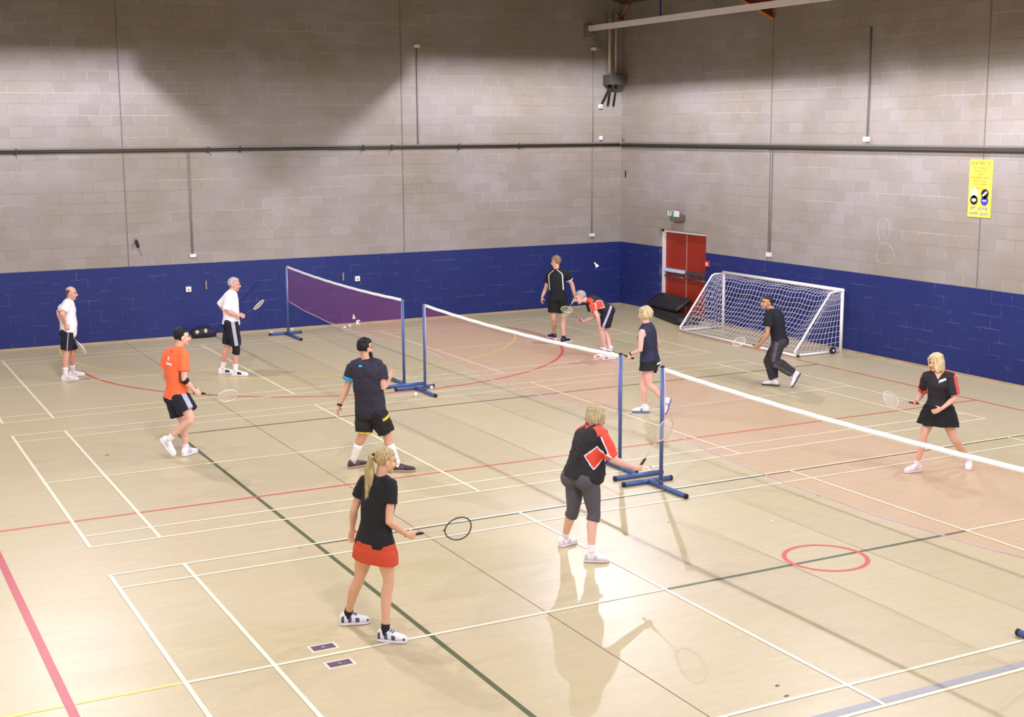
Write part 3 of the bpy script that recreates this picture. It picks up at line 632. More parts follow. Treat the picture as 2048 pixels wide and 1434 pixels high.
class Person:
    def __init__(s, key, label, skin, female=False, girth=1.0, belly=0.0, grip='', size=None):
        d = PD[key]; s.key = key; s.f = female; s.g = girth; s.belly = belly
        s.J = {k: V(v) for k, v in d.items() if k != 'base'}
        J = s.J
        s.root = thing('person', (d['base'][0], d['base'][1], 0), label, 'person')
        s.base = V((d['base'][0], d['base'][1], 0))
        s.sc = (size or 1.75) / 1.75
        for k, v in J.items():
            if k in ('Rfh', 'Rft', 'Lfh', 'Lft'): v.z = max(v.z, 0.0)
        s.skin = mat('skin_' + key, skin, 0.5, spec=0.3, noise=0.08, nscale=9)
        # feet
        s.foot = {}
        for k in 'RL':
            H, T = J[k + 'fh'], J[k + 'ft']; fd = (T - H).normalized(); mid = (H + T) / 2; L = (0.262 if female else 0.285) * s.sc
            H = mid - fd * L / 2; T = mid + fd * L / 2
            up = V((0, 0, 1)) if abs(fd.z) < 0.2 else (J[k + 'k'] - H)
            up = (up - fd * up.dot(fd)).normalized()
            low = min(H.z, T.z) - (0.03 if abs(fd.z) >= 0.2 else 0.0)
            if low < 0.001: H.z += 0.001 - low; T.z += 0.001 - low
            s.foot[k] = (H, T, fd, up, L); J[k + 'a'] = H + fd * 0.062 + up * 0.095
        up = (J['neck'] - J['hip']).normalized()
        s.up = up
        s.shl = (J['Rs'] - J['Ls']); s.shl = (s.shl - up * s.shl.dot(up)).normalized()
        s.hpl = (J['Rp'] - J['Lp']); s.hpl = (s.hpl - up * s.hpl.dot(up)).normalized()
        s.front = up.cross(s.shl).normalized()
        # head frame
        f = (J['nose'] - J['head']); hu = (J['top'] - J['head']).normalized()
        f = (f + hu * 0.02 - hu * f.dot(hu) * 0.6).normalized() if False else (f - hu * (f.dot(hu) * 0.75)).normalized()
        hu = (hu - f * hu.dot(f)).normalized(); s.hf, s.hu, s.hl = f, hu, f.cross(hu).normalized()
        s.H = J['head'] - hu * 0.0
        s.grips = {}; s.gripset = grip
    # ---- torso
    def tor(s, t):
        J = s.J; lat = (s.hpl * (1 - min(max(t, 0), 1)) + s.shl * min(max(t, 0), 1)).normalized()
        fr = s.up.cross(lat).normalized()
        c = J['hip'] + (J['neck'] - J['hip']) * t - fr * 0.025 * math.sin(PI * min(max(t, 0), 1))
        return c, lat, fr
    def prof(s):
        if s.f: P = [(-.17, .10, .085, 0), (-.04, .172, .12, -.012), (.08, .17, .115, -.008), (.30, .135, .098, .0), (.50, .142, .105, .012), (.66, .15, .12, .022), (.80, .15, .10, .005), (.92, .12, .078, -.008), (1.0, .062, .058, -.008)]
        else: P = [(-.17, .10, .085, 0), (-.04, .163, .115, -.008), (.10, .16, .108, 0), (.30, .15, .105, .006), (.52, .16, .112, .008), (.72, .172, .115, .004), (.84, .165, .10, -.004), (.93, .13, .078, -.008), (1.0, .066, .06, -.008)]
        out = []
        for t, w, d, o in P:
            b = s.belly * math.exp(-((t - .25) / .22) ** 2); k = s.g * s.sc if t < .95 else s.sc
            out.append((t, w * k + b * .3, d * k + b * .6, o + b * .45))
        return out
    def at(s, t):
        P = s.prof()
        if t <= P[0][0]: return P[0][1:]
        for a, b in zip(P, P[1:]):
            if t <= b[0]:
                q = (t - a[0]) / (b[0] - a[0]); return tuple(a[i] + (b[i] - a[i]) * q for i in (1, 2, 3))
        return P[-1][1:]
    def torso(s, m, t0, t1, inf, flare=0.0, n=22):
        ts = [t0 + (t1 - t0) * i / 13 for i in range(14)]; rs = []
        for t in ts:
            c, lat, fr = s.tor(t); w, d, o = s.at(t)
            e = inf + flare * max(0, 1 - (t - t0) / 0.25)
            rs.append((c + fr * o, lat * (w + e), fr * (d + e)))
        m.rings(rs, n, power=0.9)
    def shoulders(s, m, inf, bare=False):
        for k in 'RL':
            c, lat, fr = s.tor(.93); sh = s.J[k + 's']
            if bare: sh = sh.lerp(c, .30)
            P = [c - fr * .005, (c + sh) / 2 + s.up * .012, sh] + ([] if bare else [sh + (s.J[k + 'e'] - sh) * .12])
            m.tube(P, [.055 * s.g + inf, .056 * s.g + inf, .055 * s.g + inf, .05 * s.g + inf][:len(P)], 12)
            c2, _, _ = s.tor(.78)
            m.tube([c2, (c2 + sh) / 2, sh - s.up * .03], [.08 + inf, .075 * s.g + inf, .05 * s.g + inf], 12)
    def arm(s, m, k, inf=0.0, f=1.0, flare=0.0, full=True):
        S, E, W = s.J[k + 's'], s.J[k + 'e'], s.J[k + 'w']; g = (s.g * .5 + .5) * s.sc * (.9 if s.f else 1.0)
        if full:
            P = [S, S.lerp(E, .3), S.lerp(E, .7), E, E.lerp(W, .3), E.lerp(W, .7), W]; R = [.054, .051, .044, .041, .043, .033, .026]
            m.tube(P, [r * g for r in R], 12)
        else:
            q = [0, .35, .7, 1.0]; P = [S.lerp(E, f * x) for x in q]; R = [.056, .055, .051, .048]
            m.tube(P, [r * g + inf + flare * x for r, x in zip(R, q)], 14)
    def legpts(s, k):
        P, K, A = s.J[k + 'p'], s.J[k + 'k'], s.J[k + 'a']
        bk = (P - K).normalized() + (A - K).normalized()
        fwd = s.foot[k][2]
        back = -(fwd - (A - K).normalized() * fwd.dot((A - K).normalized()))
        back = back.normalized() if back.length > .05 else -s.front
        g = (s.g * .6 + .4) * s.sc
        T = [(P + (P - K).normalized() * .02, .092), (P.lerp(K, .3), .084), (P.lerp(K, .65), .070), (P.lerp(K, .9), .057), (K.lerp(A, .05), .054), (K.lerp(A, .28) + back * .014, .057), (K.lerp(A, .55) + back * .008, .047), (K.lerp(A, .85), .036), (A, .037)]
        if s.f: T = [(p, r * (1.0 if i < 3 else .94)) for i, (p, r) in enumerate(T)]
        return [(p, r * g) for p, r in T]
    def leg(s, m, k, inf=0.0, q0=0.0, q1=1.0, flare=0.0, n=14):
        """part of the leg between two fractions of its length (0 hip, .5 knee, 1 ankle)"""
        T = s.legpts(k); N = len(T) - 1; Q = [0, .15, .325, .45, .525, .64, .775, .925, 1.0]
        def ev(q):
            for i in range(N):
                if q <= Q[i + 1] or i == N - 1:
                    x = (q - Q[i]) / (Q[i + 1] - Q[i]); return T[i][0].lerp(T[i + 1][0], x), T[i][1] + (T[i + 1][1] - T[i][1]) * x
        qs = sorted(set([q0, q1] + [q for q in Q if q0 < q < q1] + [q0 + (q1 - q0) * i / 5 for i in range(6)]))
        pr = [ev(q) for q in qs]
        m.tube([p for p, r in pr], [r + inf + flare * ((q - q0) / (q1 - q0)) for (p, r), q in zip(pr, qs)], n)
    # ---- hands
    def hand(s, m, k):
        W = s.J[k + 'w']; d = (s.J[k + 'h'] - W).normalized(); ctr = s.tor(.3)[0]
        n = ctr - W; n = n - d * n.dot(d)
        if k in s.gripset and s.key in RK: 
            a = V(RK[s.key][1]); n = n - a * n.dot(a) * .6
            n = n - d * n.dot(d)
        n = n.normalized() if n.length > .02 else d.orthogonal()
        th = d.cross(n) if k == 'R' else n.cross(d)
        g = s.sc * (.92 if s.f else 1.0); grip = k in s.gripset
        m.rings([(W - d * .01, th * .024 * g, n * .02 * g), (W + d * .03 * g, th * .034 * g, n * .018 * g), (W + d * .065 * g, th * .043 * g, n * .017 * g), (W + d * .092 * g, th * .041 * g, n * .014 * g)], 12)
        c = 1.12 if grip else .38
        for i, (o, L) in enumerate(((.031, .074), (.0105, .083), (-.0105, .077), (-.031, .062))):
            p = W + (d * .086 + th * o) * g; dd = (d + th * o * (.0 if grip else 2.2)).normalized(); pts = [p - dd * .012]; a = (.25 if not grip else .5)
            for q in (.42, .32, .26):
                a2 = a; v = dd * math.cos(a2) + n * math.sin(a2); pts.append(p); p = p + v * L * q * g; a += c * (.75 if not grip else 1.0)
            pts.append(p); m.tube(pts, [.0095 * g, .0095 * g, .009 * g, .0085 * g, .0068 * g], 8)
        p = W + (d * .028 + th * .030 + n * .004) * g; v1 = (d * .62 + th * .62 + n * .45).normalized(); v2 = (d * .75 + th * (.05 if grip else .35) + n * (.75 if grip else .4)).normalized()
        m.tube([p - v1 * .012, p, p + v1 * .034 * g, p + v1 * .034 * g + v2 * .032 * g], [.014 * g, .0135 * g, .0115 * g, .0085 * g], 8)
        s.grips[k] = W + (d * .075 + n * .024) * g
    # ---- head
    def head(s, m):
        H, f, u, l = s.H, s.hf, s.hu, s.hl; k = s.sc ** .4 * (.96 if s.f else 1.0)
        R = Matrix((l, f, u)).transposed(); s.HR = R; s.hk = k
        P = lambda a, b, c: H + (l * a + f * b + u * c) * k
        s.P = P
        m.ball(P(0, -.012, .030), (.076 * k, .097 * k, .088 * k), 18, 12, R)
        m.ball(P(0, .030, -.036), (.058 * k, .062 * k, .076 * k), 16, 10, R)
        m.ball(P(0, .058, -.095), .026 * k, 10, 8); m.ball(P(0, .060, .028), (.052 * k, .03 * k, .024 * k), 12, 8, R)
        m.tube([P(0, .078, .022), P(0, .098, -.008), P(0, .112, -.030), P(0, .090, -.040)], [.009 * k, .012 * k, .016 * k, .012 * k], 8)
        for sg in (-1, 1):
            m.ball(P(sg * .078, -.012, -.012), (.011 * k, .020 * k, .033 * k), 10, 8, R)
            m.ball(P(sg * .040, .058, -.035), (.026 * k, .024 * k, .028 * k), 10, 8, R)
        m.tube([s.J['neck'] - s.up * .04, s.J['neck'].lerp(P(0, -.02, -.07), .5), P(0, -.015, -.05)], [.062 * k, .054 * k, .054 * k], 14)
    def face(s):
        P = s.P; k = s.hk
        for sg in (-1, 1):
            MB().ball(P(sg * .033, .083, .004), (.011 * k, .007 * k, .0065 * k), 10, 6, s.HR).build('eye', M_eye, s.root, True)
            MB().tube([P(sg * .016, .089, .024), P(sg * .034, .090, .030), P(sg * .052, .078, .022)], .005 * k, 6).build('eyebrow', s.browm, s.root, True)
        MB().tube([P(-.024, .082, -.066), P(0, .092, -.064), P(.024, .082, -.066)], [.004 * k, .008 * k, .004 * k], 8).build('mouth', M_lip, s.root, True)
    def body(s, legs=True):
        m = MB(); s.torso(m, -.15, 1.0, -.008); s.shoulders(m, -.006)
        for k in 'RL':
            s.arm(m, k); s.hand(m, k); s.leg(m, k)
            H, T, fd, up, L = s.foot[k]
            m.tube([s.J[k + 'a'], H + fd * .07 + up * .05, H + fd * .15 + up * .045, T - fd * .05 + up * .035], [.036, .036, .034, .024], 10)
            gl = s.J[k + 'p'] - s.tor(0)[2] * .045 - s.up * .01; m.ball(gl, (.088 * s.g * s.sc,) * 3, 12, 8)
        s.head(m)
        return baked(m, 'body', s.root, s.skin, 0.0055, 4)
    # ---- hair
    def hair(s, col, fn, r=.020, grow=0.008, locks=None, seed=1, folds=.012, name='hair'):
        hm = hair_mat('hair_' + s.key, col); s.browm = hm
        m = MB(); rnd = random.Random(seed); N = 420; P = s.P; k = s.hk; gold = PI * (3 - 5 ** .5)
        for i in range(N):
            z = 1 - 2 * (i + .5) / N; q = (1 - z * z) ** .5; a = gold * i
            x, y = q * math.cos(a), q * math.sin(a)
            g = fn(x, y, z)
            if not g: continue
            gg = grow * g
            m.ball(P(x * (.070 + gg), -.012 + y * (.090 + gg), .030 + z * (.080 + gg)), r * k * (.85 + .3 * rnd.random()), 7, 5)
        for lk in (locks or []): m.tube([P(*p) for p in lk[0]], [q * k for q in lk[1]], 7)
        return baked(m, name, s.root, hm, 0.005, 2, folds=folds, tex=_hr)
    # ---- clothing
    def shirt(s, mats, t0=-.06, inf=.016, sleeve=.6, sinf=.014, flare=.012, classify=None, name='shirt', folds=.02, sleeveless=False, collar=True, drop=0.0):
        m = MB(); s.torso(m, t0, .965, inf, flare); s.shoulders(m, .012, sleeveless)
        if not sleeveless:
            for k in 'RL': s.arm(m, k, sinf, sleeve, .012, full=False)
        if collar:
            c, lat, fr = s.tor(.955); m.tube([c, s.J['neck'] + s.up * .005], [.082 * s.sc, .066 * s.sc], 14)
        return baked(m, name, s.root, mats, 0.0065, 5, classify, folds)
    def coords(s, cen):
        """t along the spine, lateral u (towards the right hand), depth w (towards the front)"""
        a, b = A3(s.J['hip']), A3(s.J['neck']); d = b - a
        t = ((cen - a) @ d) / (d @ d); o = cen - a
        return t, o @ A3(s.shl), o @ A3(s.front)
    def sleeves(s, cen, k):
        S, E = s.J[k + 's'], s.J[k + 'e']; return seg(cen, S, E)
    def shorts(s, mats, q1=.36, inf=.022, flare=.022, t1=.10, classify=None, name='shorts', folds=.02, q0=.0, n=16):
        m = MB(); s.torso(m, -.15, t1, .014)
        for k in 'RL':
            s.leg(m, k, inf, q0, q1, flare, n)
            gl = s.J[k + 'p'] - s.tor(0)[2] * .045 - s.up * .01; m.ball(gl, ((.088 * s.g + .014) * s.sc,) * 3, 12, 8)
        return baked(m, name, s.root, mats, 0.0065, 5, classify, folds)
    def skirt(s, mats, zlen, fl, t1=.10, name='skirt', waves=0):
        c0, lat, fr = s.tor(t1); w, d, o = s.at(t1); rs = []; down = V((0, 0, -1))
        mid = (s.J['Rk'] + s.J['Lk']) / 2
        hipc = s.J['hip']; N = 10
        spread = abs((s.J['Rk'] - s.J['Lk']).dot(lat)); n = 40; vs = []
        axis = (mid - hipc).normalized()
        for i in range(N + 1):
            q = i / N; c = c0.lerp(hipc, min(1, q * 1.6)) if q < .3 else hipc + axis * max(0.0, (q - .3) * zlen)
            wd = (w + .018) + (.185 * s.g - w) * min(1, q * 2.2) + fl * q + spread * .12 * q; dp = d + .018 + (.145 * s.g - d) * min(1, q * 2.2) + fl * q
            rs.append((c + fr * o * (1 - q), lat * wd, fr * dp))
        m = MB(); m.rings(rs, n)
        if waves:
            for i in range(N + 1):
                for j in range(n):
                    p = V(m.v[i * n + j]); c = V(rs[i][0]); k = 1 + .10 * (i / N) ** 2 * math.sin(waves * 2 * PI * j / n); m.v[i * n + j] = tuple(c + (p - c) * k)
        return baked(m, name, s.root, mats, 0.006, 3, None, .01)
    def socks(s, col, q0=.86, inf=.006):
        M = mat('sock_' + s.key, col, 0.9)
        for k in 'RL':
            m = MB(); s.leg(m, k, inf, q0, 1.0)
            H, T, fd, up, L = s.foot[k]; m.tube([s.J[k + 'a'] + up * .01, s.J[k + 'a'] - up * .03], .041 * s.sc, 12)
            m.build('sock', M, s.root, True)
    def shoes(s, col, acc, sole, accsel=(3, 4), lace=None):
        M = mat('shoe_' + s.key, col, 0.5, noise=0.08, nscale=20); MA = mat('shoe_trim_' + s.key, acc, 0.5); MS = mat('shoe_sole_' + s.key, sole, 0.6)
        for k in 'RL':
            H, T, fd, up, L = s.foot[k]; sd = fd.cross(up).normalized()
            prof = [(-.045, .018, .05), (.0, .030, .085), (.10, .037, .105), (.24, .038, .108), (.36, .039, .092), (.50, .042, .075), (.64, .047, .064), (.78, .048, .054), (.90, .042, .046), (.98, .028, .036), (1.02, .012, .022)]
            rs = [(H + fd * L * x + up * (.018 + hh / 2), sd * w, up * hh / 2) for x, w, hh in prof]
            m = MB(); n = 14; m.rings(rs, n, power=.8)
            for i, fc in enumerate(m.f[:-2]):
                ring, q = divmod(i, n)
                if ring in accsel and q in (12, 13, 0, 6, 7, 8): m.mi[i] = 1
            o = m.build('shoe', [M, MA], s.root, True)
            rs = [(H + fd * L * x + up * .013, sd * (w + .006), up * .014) for x, w, hh in [(-.05, .020, 0)] + prof[1:-1] + [(1.03, .014, 0)]]
            MB().rings(rs, n, power=.6).build('sole', MS, o, True)
            if lace:
                lm = MB(); 
                for x in (.38, .46, .54): lm.tube([H + fd * L * x + up * (.115 - .09 * (x - .3)) - sd * .025, H + fd * L * (x + .01) + up * (.122 - .09 * (x - .3)), H + fd * L * x + up * (.115 - .09 * (x - .3)) + sd * .025], .005, 6)
                lm.build('laces', mat('lace_' + s.key, lace, .7), o, True)
    def band(s, name, a, b, q0, q1, r, m_):
        A, B = s.J[a], s.J[b]; MB().tube([A.lerp(B, q0), A.lerp(B, (q0 + q1) / 2), A.lerp(B, q1)], [r, r * 1.02, r * .98], 16).build(name, m_, s.root, True)

# ---- badminton rackets
M_shaft = mat('racket_shaft', (70, 66, 70), 0.35, metal=0.4); M_string = mat('racket_string', (225, 222, 215), 0.6)
def racket(p, label, frame=(60, 58, 62), grip=(40, 36, 44), face='cam', shaft=None, cover=None):
    k, a = RK[p.key]; a = V(a).normalized(); g = p.base + p.grips[k]; fm = mat('racket_frame_%d_%d_%d' % frame, frame, 0.35); gm = mat('racket_grip_%d_%d_%d' % grip, grip, 0.8)
    view = (g - V((-2.39, -20.49, 4.42))).normalized()
    if face == 'cam': nrm = view - a * view.dot(a)
    elif face == 'up': nrm = V((0, 0, 1)) - a * a.z
    else: nrm = a.cross(view)
    if isinstance(face, (int, float)): nrm = Matrix.Rotation(face, 3, a) @ (view - a * view.dot(a))
    nrm.normalize(); sd = a.cross(nrm).normalized()
    o = thing('badminton_racket', g, label, 'racket', 'badminton rackets in play')
    MB().tube([a * -.065, a * -.058, a * .10, a * .115], [.0165, .0148, .0135, .010], 10).build('grip', gm, o, True)
    MB().tube([a * .11, a * .335], [.0045, .0040], 8).build('shaft', mat('racket_shaft_%d_%d_%d' % shaft, shaft, .4) if shaft else M_shaft, o, True)
    c = a * .465; ra, rb = .133, .108
    pts = [c + a * (-ra * math.cos(2 * PI * i / 36)) + sd * (rb * math.sin(2 * PI * i / 36) * (1 - .10 * math.cos(2 * PI * i / 36))) for i in range(36)]
    MB().tube(pts, .0062, 8, closed=True).build('head_frame', fm, o, True)
    MB().tube([a * .315, a * .335], .008, 8).build('throat', fm, o, True)
    m = MB()
    for i in range(-6, 7):
        x = i * .0165; y = ra * math.sqrt(max(0, 1 - (x / rb) ** 2)); m.tube([c + sd * x - a * y, c + sd * x + a * y], .0009, 4)
    for i in range(-7, 8):
        y = i * .0168; x = rb * math.sqrt(max(0, 1 - (y / ra) ** 2)); m.tube([c + a * y - sd * x, c + a * y + sd * x], .0009, 4)
    m.build('strings', M_string, o, True)
    if cover:
        rs = []
        for i in range(13):
            q = -1 + 2 * i / 12; wv = math.sqrt(max(.02, 1 - q * q)); rs.append((c + a * (ra + .012) * q - a * .01, sd * (rb + .012) * wv, nrm * .016 * (.4 + .6 * wv)))
        MB().rings([(a * .30, sd * .02, nrm * .012)] + rs, 14).build('head_cover', mat('racket_cover', cover, .6), o, True)
    return o
def hole(cond): return np.where(cond)
# ================= the eleven players =================
M_wht = mat('white_sportswear', (240, 236, 238), 0.85, noise=0.05, nscale=10)
M_navy = mat('navy_sportswear', (28, 27, 44), 0.85, noise=0.15, nscale=10)
M_stripe = mat('grey_stripe', (176, 174, 190), 0.85)
M_pipe_w = mat('white_piping', (230, 226, 230), 0.8)
M_oran = mat('orange_red_panel', (226, 78, 60), 0.8, noise=0.08, nscale=10)
def side_stripe(p, ks, lo, hi, mid=0.0, q1=1.2):
    """stripe down the outer side of shorts or trousers"""
    def f(cen):
        mi = np.zeros(len(cen), dtype=np.int32)
        for k in ks:
            P, K = p.J[k + 'p'], p.J[k + 'k']; t, d = seg(cen, P, K)
            sg = 1 if k == 'R' else -1
            q = A3(P) + np.clip(t, -.5, 1.3)[:, None] * (A3(K) - A3(P)); o = cen - q
            ax = (P - K).normalized(); la = (p.hpl - ax * p.hpl.dot(ax)).normalized(); fr = ax.cross(la); lat = o @ A3(la) * sg; dep = o @ A3(fr)
            mi[(lat > .03) & (dep > lo) & (dep < hi) & (t > -.45)] = 1
        return mi
    return f
short_hair = lambda x, y, z: (1.0 if (z > .55 and y < .72) or (z > -.05 and y < .28 - .0) or (z > -.62 and y < -.15) else 0)

# 1 bald man, far left
p = Person('bald', 'bald man in white polo and dark shorts, hand on hip holding a racket down', (214, 160, 140), belly=.05, grip='R')
p.body(); p.hair((96, 86, 82), lambda x, y, z: .3 if (-.55 < z < .32 and y < -.05 + .1 * abs(x)) else 0, r=.013, folds=.004); p.face()
p.shirt(M_wht, t0=-.10, sleeve=.72, flare=.012, inf=.018)
p.shorts([M_navy, M_stripe], q1=.40, flare=.02, classify=side_stripe(p, 'R', .015, .03))
p.socks((236, 230, 234), .80); p.shoes((232, 222, 226), (206, 200, 206), (220, 212, 212))
racket(p, 'white covered racket pointing down beside the bald man', (235, 232, 236), (230, 224, 224), 1.25, (220, 216, 220), cover=(238, 234, 240))

# 2 grey haired man with knee brace
p = Person('grey', 'grey haired man in white polo with a black knee brace, facing the furthest net', (216, 160, 140), belly=.03, grip='R', size=1.8)
p.body(); p.hair((196, 188, 184), lambda x, y, z: (.8 if (z > .5 and y < .75) or (z > -.1 and y < .1) or (z > -.6 and y < -.2) else 0), r=.016); p.face()
p.shirt(M_wht, t0=-.04, sleeve=.95, sinf=.022, flare=.02, inf=.022)
p.shorts([M_navy, M_stripe], q1=.43, flare=.012, inf=.028, classify=side_stripe(p, 'R', -.03, .035))
m = MB(); p.leg(m, 'R', .012, .40, .60); m.build('knee_brace', M_black, p.root, True)
p.socks((238, 234, 236), .84); p.shoes((238, 236, 238), (44, 46, 60), (222, 218, 216), (4, 5))
racket(p, 'racket seen edge-on, held out by the grey haired man at the furthest net', (236, 228, 200), (30, 30, 34), 1.25, (70, 76, 110))

# 3 man in orange
p = Person('orange', 'man in orange t-shirt and dark shorts running with one foot kicked back', (226, 176, 156), grip='R')
p.body(); p.hair((22, 20, 26), lambda x, y, z: (1.3 if z > .5 and y < .72 else .6 if (z > -.1 and y < .1) or (z > -.66 and y < -.2) else 0), r=.017, folds=.014); p.face()
MO = mat('orange_tshirt', (250, 112, 66), 0.85, noise=0.06, nscale=8); MOd = mat('dark_orange_trim', (150, 62, 40), 0.85)
def f_orange(cen):
    t, u, w = p.coords(cen); mi = np.zeros(len(cen), dtype=np.int32)
    back = w < -.02
    mi[back & (t > .655) & (t < .695) & (u > -.10) & (u < .075)] = 1
    mi[back & (t > .735) & (t < .81) & (np.abs(u + .012) < .016 + .012 * np.sin(t * 160))] = 1
    mi[back & (t > .905) & (t < .935) & (np.abs(u) < .022)] = 2
    for k in 'R':
        a, d = p.sleeves(cen, k); mi[(a > .60) & (a < .70) & (d < .11) & (np.abs(u) > .17)] = 0
        mi[(a > .665) & (d < .10) & (u > .16)] = 2
    return mi
p.shirt([MO, mat('white_print', (240, 236, 246), .8), MOd], t0=-.02, sleeve=.68, sinf=.02, flare=.022, inf=.020, classify=f_orange, name='shirt')
p.shorts([M_navy, M_stripe], q1=.31, flare=.045, inf=.03, classify=side_stripe(p, 'R', -.035, .035))
p.band('elbow_band', 'Re', 'Rw', -.04, .22, .050, M_black)
p.socks((236, 232, 236), .90); p.shoes((244, 240, 246), (208, 202, 214), (228, 222, 224))
racket(p, 'dark gripped racket held forward at waist height by the man in orange', (238, 228, 226), (34, 30, 32), .7, (150, 110, 100))

# 4 bearded man, seen from behind
p = Person('beard', 'bearded man in black shirt and long shorts with cyan sleeve band, seen from behind', (206, 156, 130), girth=1.10, belly=.03, size=1.78)
p.body(); p.hair((22, 18, 20), lambda x, y, z: (1.9 if z > .55 and y < .80 else .35 if (z > -.2 and y < .12) or (z > -.62 and y < -.2) else 0), r=.017, folds=.014); p.face()
m = MB()
for a in range(-5, 6):
    for zz, yy in ((-.06, .0), (-.085, .012), (-.11, .02), (-.128, .012)):
        th = a / 5 * 1.35; m.ball(p.P(.058 * math.sin(th), .022 + yy + .062 * math.cos(th), zz), .017, 7, 5)
baked(m, 'beard', p.root, MATS['hair_beard'], .005, 2, folds=.01, tex=_hr)
MT = mat('charcoal_tshirt', (40, 37, 50), 0.8, noise=0.15, nscale=8); MC = mat('cyan_trim', (60, 168, 226), 0.6)
def f_beard(cen):
    t, u, w = p.coords(cen); mi = np.zeros(len(cen), dtype=np.int32)
    a, d = p.sleeves(cen, 'L'); mi[(a > .50) & (d < .12) & (u < -.13)] = 1; mi[(a > .56) & (a < .585) & (d < .12) & (u < -.13)] = 0
    mi[(w < 0) & (t > .885) & (t < .925) & (u > -.075) & (u < -.02 - (t - .885) * .5)] = 1
    return mi
p.shirt([MT, MC], t0=-.16, sleeve=.66, sinf=.024, flare=.02, inf=.024, classify=f_beard, folds=.03)
MB2 = mat('black_shorts', (26, 24, 24), 0.75, noise=0.2, nscale=12); MY = mat('yellow_trim', (206, 190, 60), 0.7)
def f_bs(cen):
    mi = np.zeros(len(cen), dtype=np.int32)
    for k in 'RL':
        t, d = seg(cen, p.J[k + 'p'], p.J[k + 'k']); mi[(t > .955) & (d < .17)] = 1
        q = A3(p.J[k + 'p']) + np.clip(t, -.5, 1.3)[:, None] * (A3(p.J[k + 'k']) - A3(p.J[k + 'p'])); o = (cen - q) @ A3(p.hpl) * (1 if k == 'R' else -1)
        if k == 'R': mi[(t > .30) & (t < .40) & (o > .098)] = 1
    return mi
p.shorts([MB2, MY], q1=.475, inf=.034, flare=.022, classify=f_bs, folds=.03)
p.band('wrist_watch', 'Lw', 'Lh', -.14, .14, .034, M_cap)
p.socks((242, 240, 242), .68); p.shoes((66, 54, 64), (92, 80, 88), (176, 150, 118))

# 5 girl with ponytail
p = Person('girl', 'woman with long blonde ponytail in black t-shirt and orange red skirt', (214, 168, 138), female=True, girth=1.0, grip='R', size=1.70)
p.body()
hb = lambda x, y, z: (1.0 if (z > .35 and y < .80) or (z > -.25 and y < .28) or (z > -.6 and y < -.25) else 0)
LK = []
rnd = random.Random(5)
tail_d = p.HR.inverted() @ V((-.12, -.02, -1.0))
for i in range(40):
    a = rnd.random() * 2 * PI; r0 = .026 * rnd.random() ** .5; ox, oy = r0 * math.cos(a), r0 * math.sin(a); L = .42 + .10 * rnd.random(); sp = 1.7
    b0 = V((-.01, -.105, .045)); e1 = V((-.03, -.145, .02)); wig = .008 * math.sin(i)
    pts = [tuple(b0), (e1.x + ox, e1.y, e1.z + oy)]
    for q in (.25, .5, .75, 1.0):
        c = e1 + tail_d * L * q + V((ox * sp * (1 - .55 * q) + wig * q, oy * sp * (1 - .55 * q) + .02 * q, 0)); pts.append(tuple(c))
    LK.append((pts, [.012, .012, .012, .011, .009, .005]))
p.hair((178, 158, 108), hb, r=.015, grow=.003, locks=LK, folds=.006); p.face()
MB().ball(p.P(-.018, -.118, .040), (.022, .022, .022), 10, 8).build('hair_tie', M_cap, p.root, True)
p.shirt(M_black, t0=.02, sleeve=.50, sinf=.014, flare=.012, inf=.016, folds=.02)
p.skirt(mat('orange_red_skirt', (196, 72, 44), 0.85, noise=0.08, nscale=10), .19, -.004, t1=.10)
p.socks((34, 32, 36), .93, .006); p.shoes((226, 226, 232), (70, 80, 112), (214, 212, 216), (1, 3, 5, 8), (60, 70, 110))
racket(p, 'thin ringed racket held out level by the ponytailed woman', (62, 58, 60), (52, 36, 44), .45, (200, 176, 160))

# 6 woman in grey leggings
p = Person('cap', 'woman with short hair in black and orange top and grey cropped leggings', (226, 180, 162), female=True, girth=1.22, belly=.10, grip='R', size=1.64)
p.body()
LK = []; rnd = random.Random(3)
def bob(LK, n, z0, drop, a0, a1, rad, rr=.015, out=.0, seed=1):
    rnd = random.Random(seed)
    for i in range(n):
        a = math.radians(a0 + (a1 - a0) * (i + rnd.random()) / n); x, y = math.sin(a), -math.cos(a); k = 1 + .15 * (rnd.random() - .5); dz = drop * (.8 + .4 * rnd.random())
        LK.append(([(x * .03, -.012 + y * .04, .118), (x * .066 * k, -.012 + y * .088 * k, .085), (x * rad * k, -.012 + y * (rad + .018) * k, .02), (x * (rad + out) * k, -.012 + y * (rad + .012 + out) * k, -dz * .5), (x * (rad + out * 1.6) * k, -.012 + y * (rad + out * 1.5) * k, -dz)], [rr, rr * 1.2, rr * 1.2, rr, rr * .5]))
bob(LK, 46, 0, .085, -125, 125, .084, .014, .008, 4)
p.hair((184, 166, 128), lambda x, y, z: (1.2 if (z > .3 and y < .85) or (z > -.3 and y < .25) else 0), r=.018, locks=LK, folds=.010); p.face()
MK = mat('black_sport_top', (34, 31, 36), 0.75, noise=0.15, nscale=10)
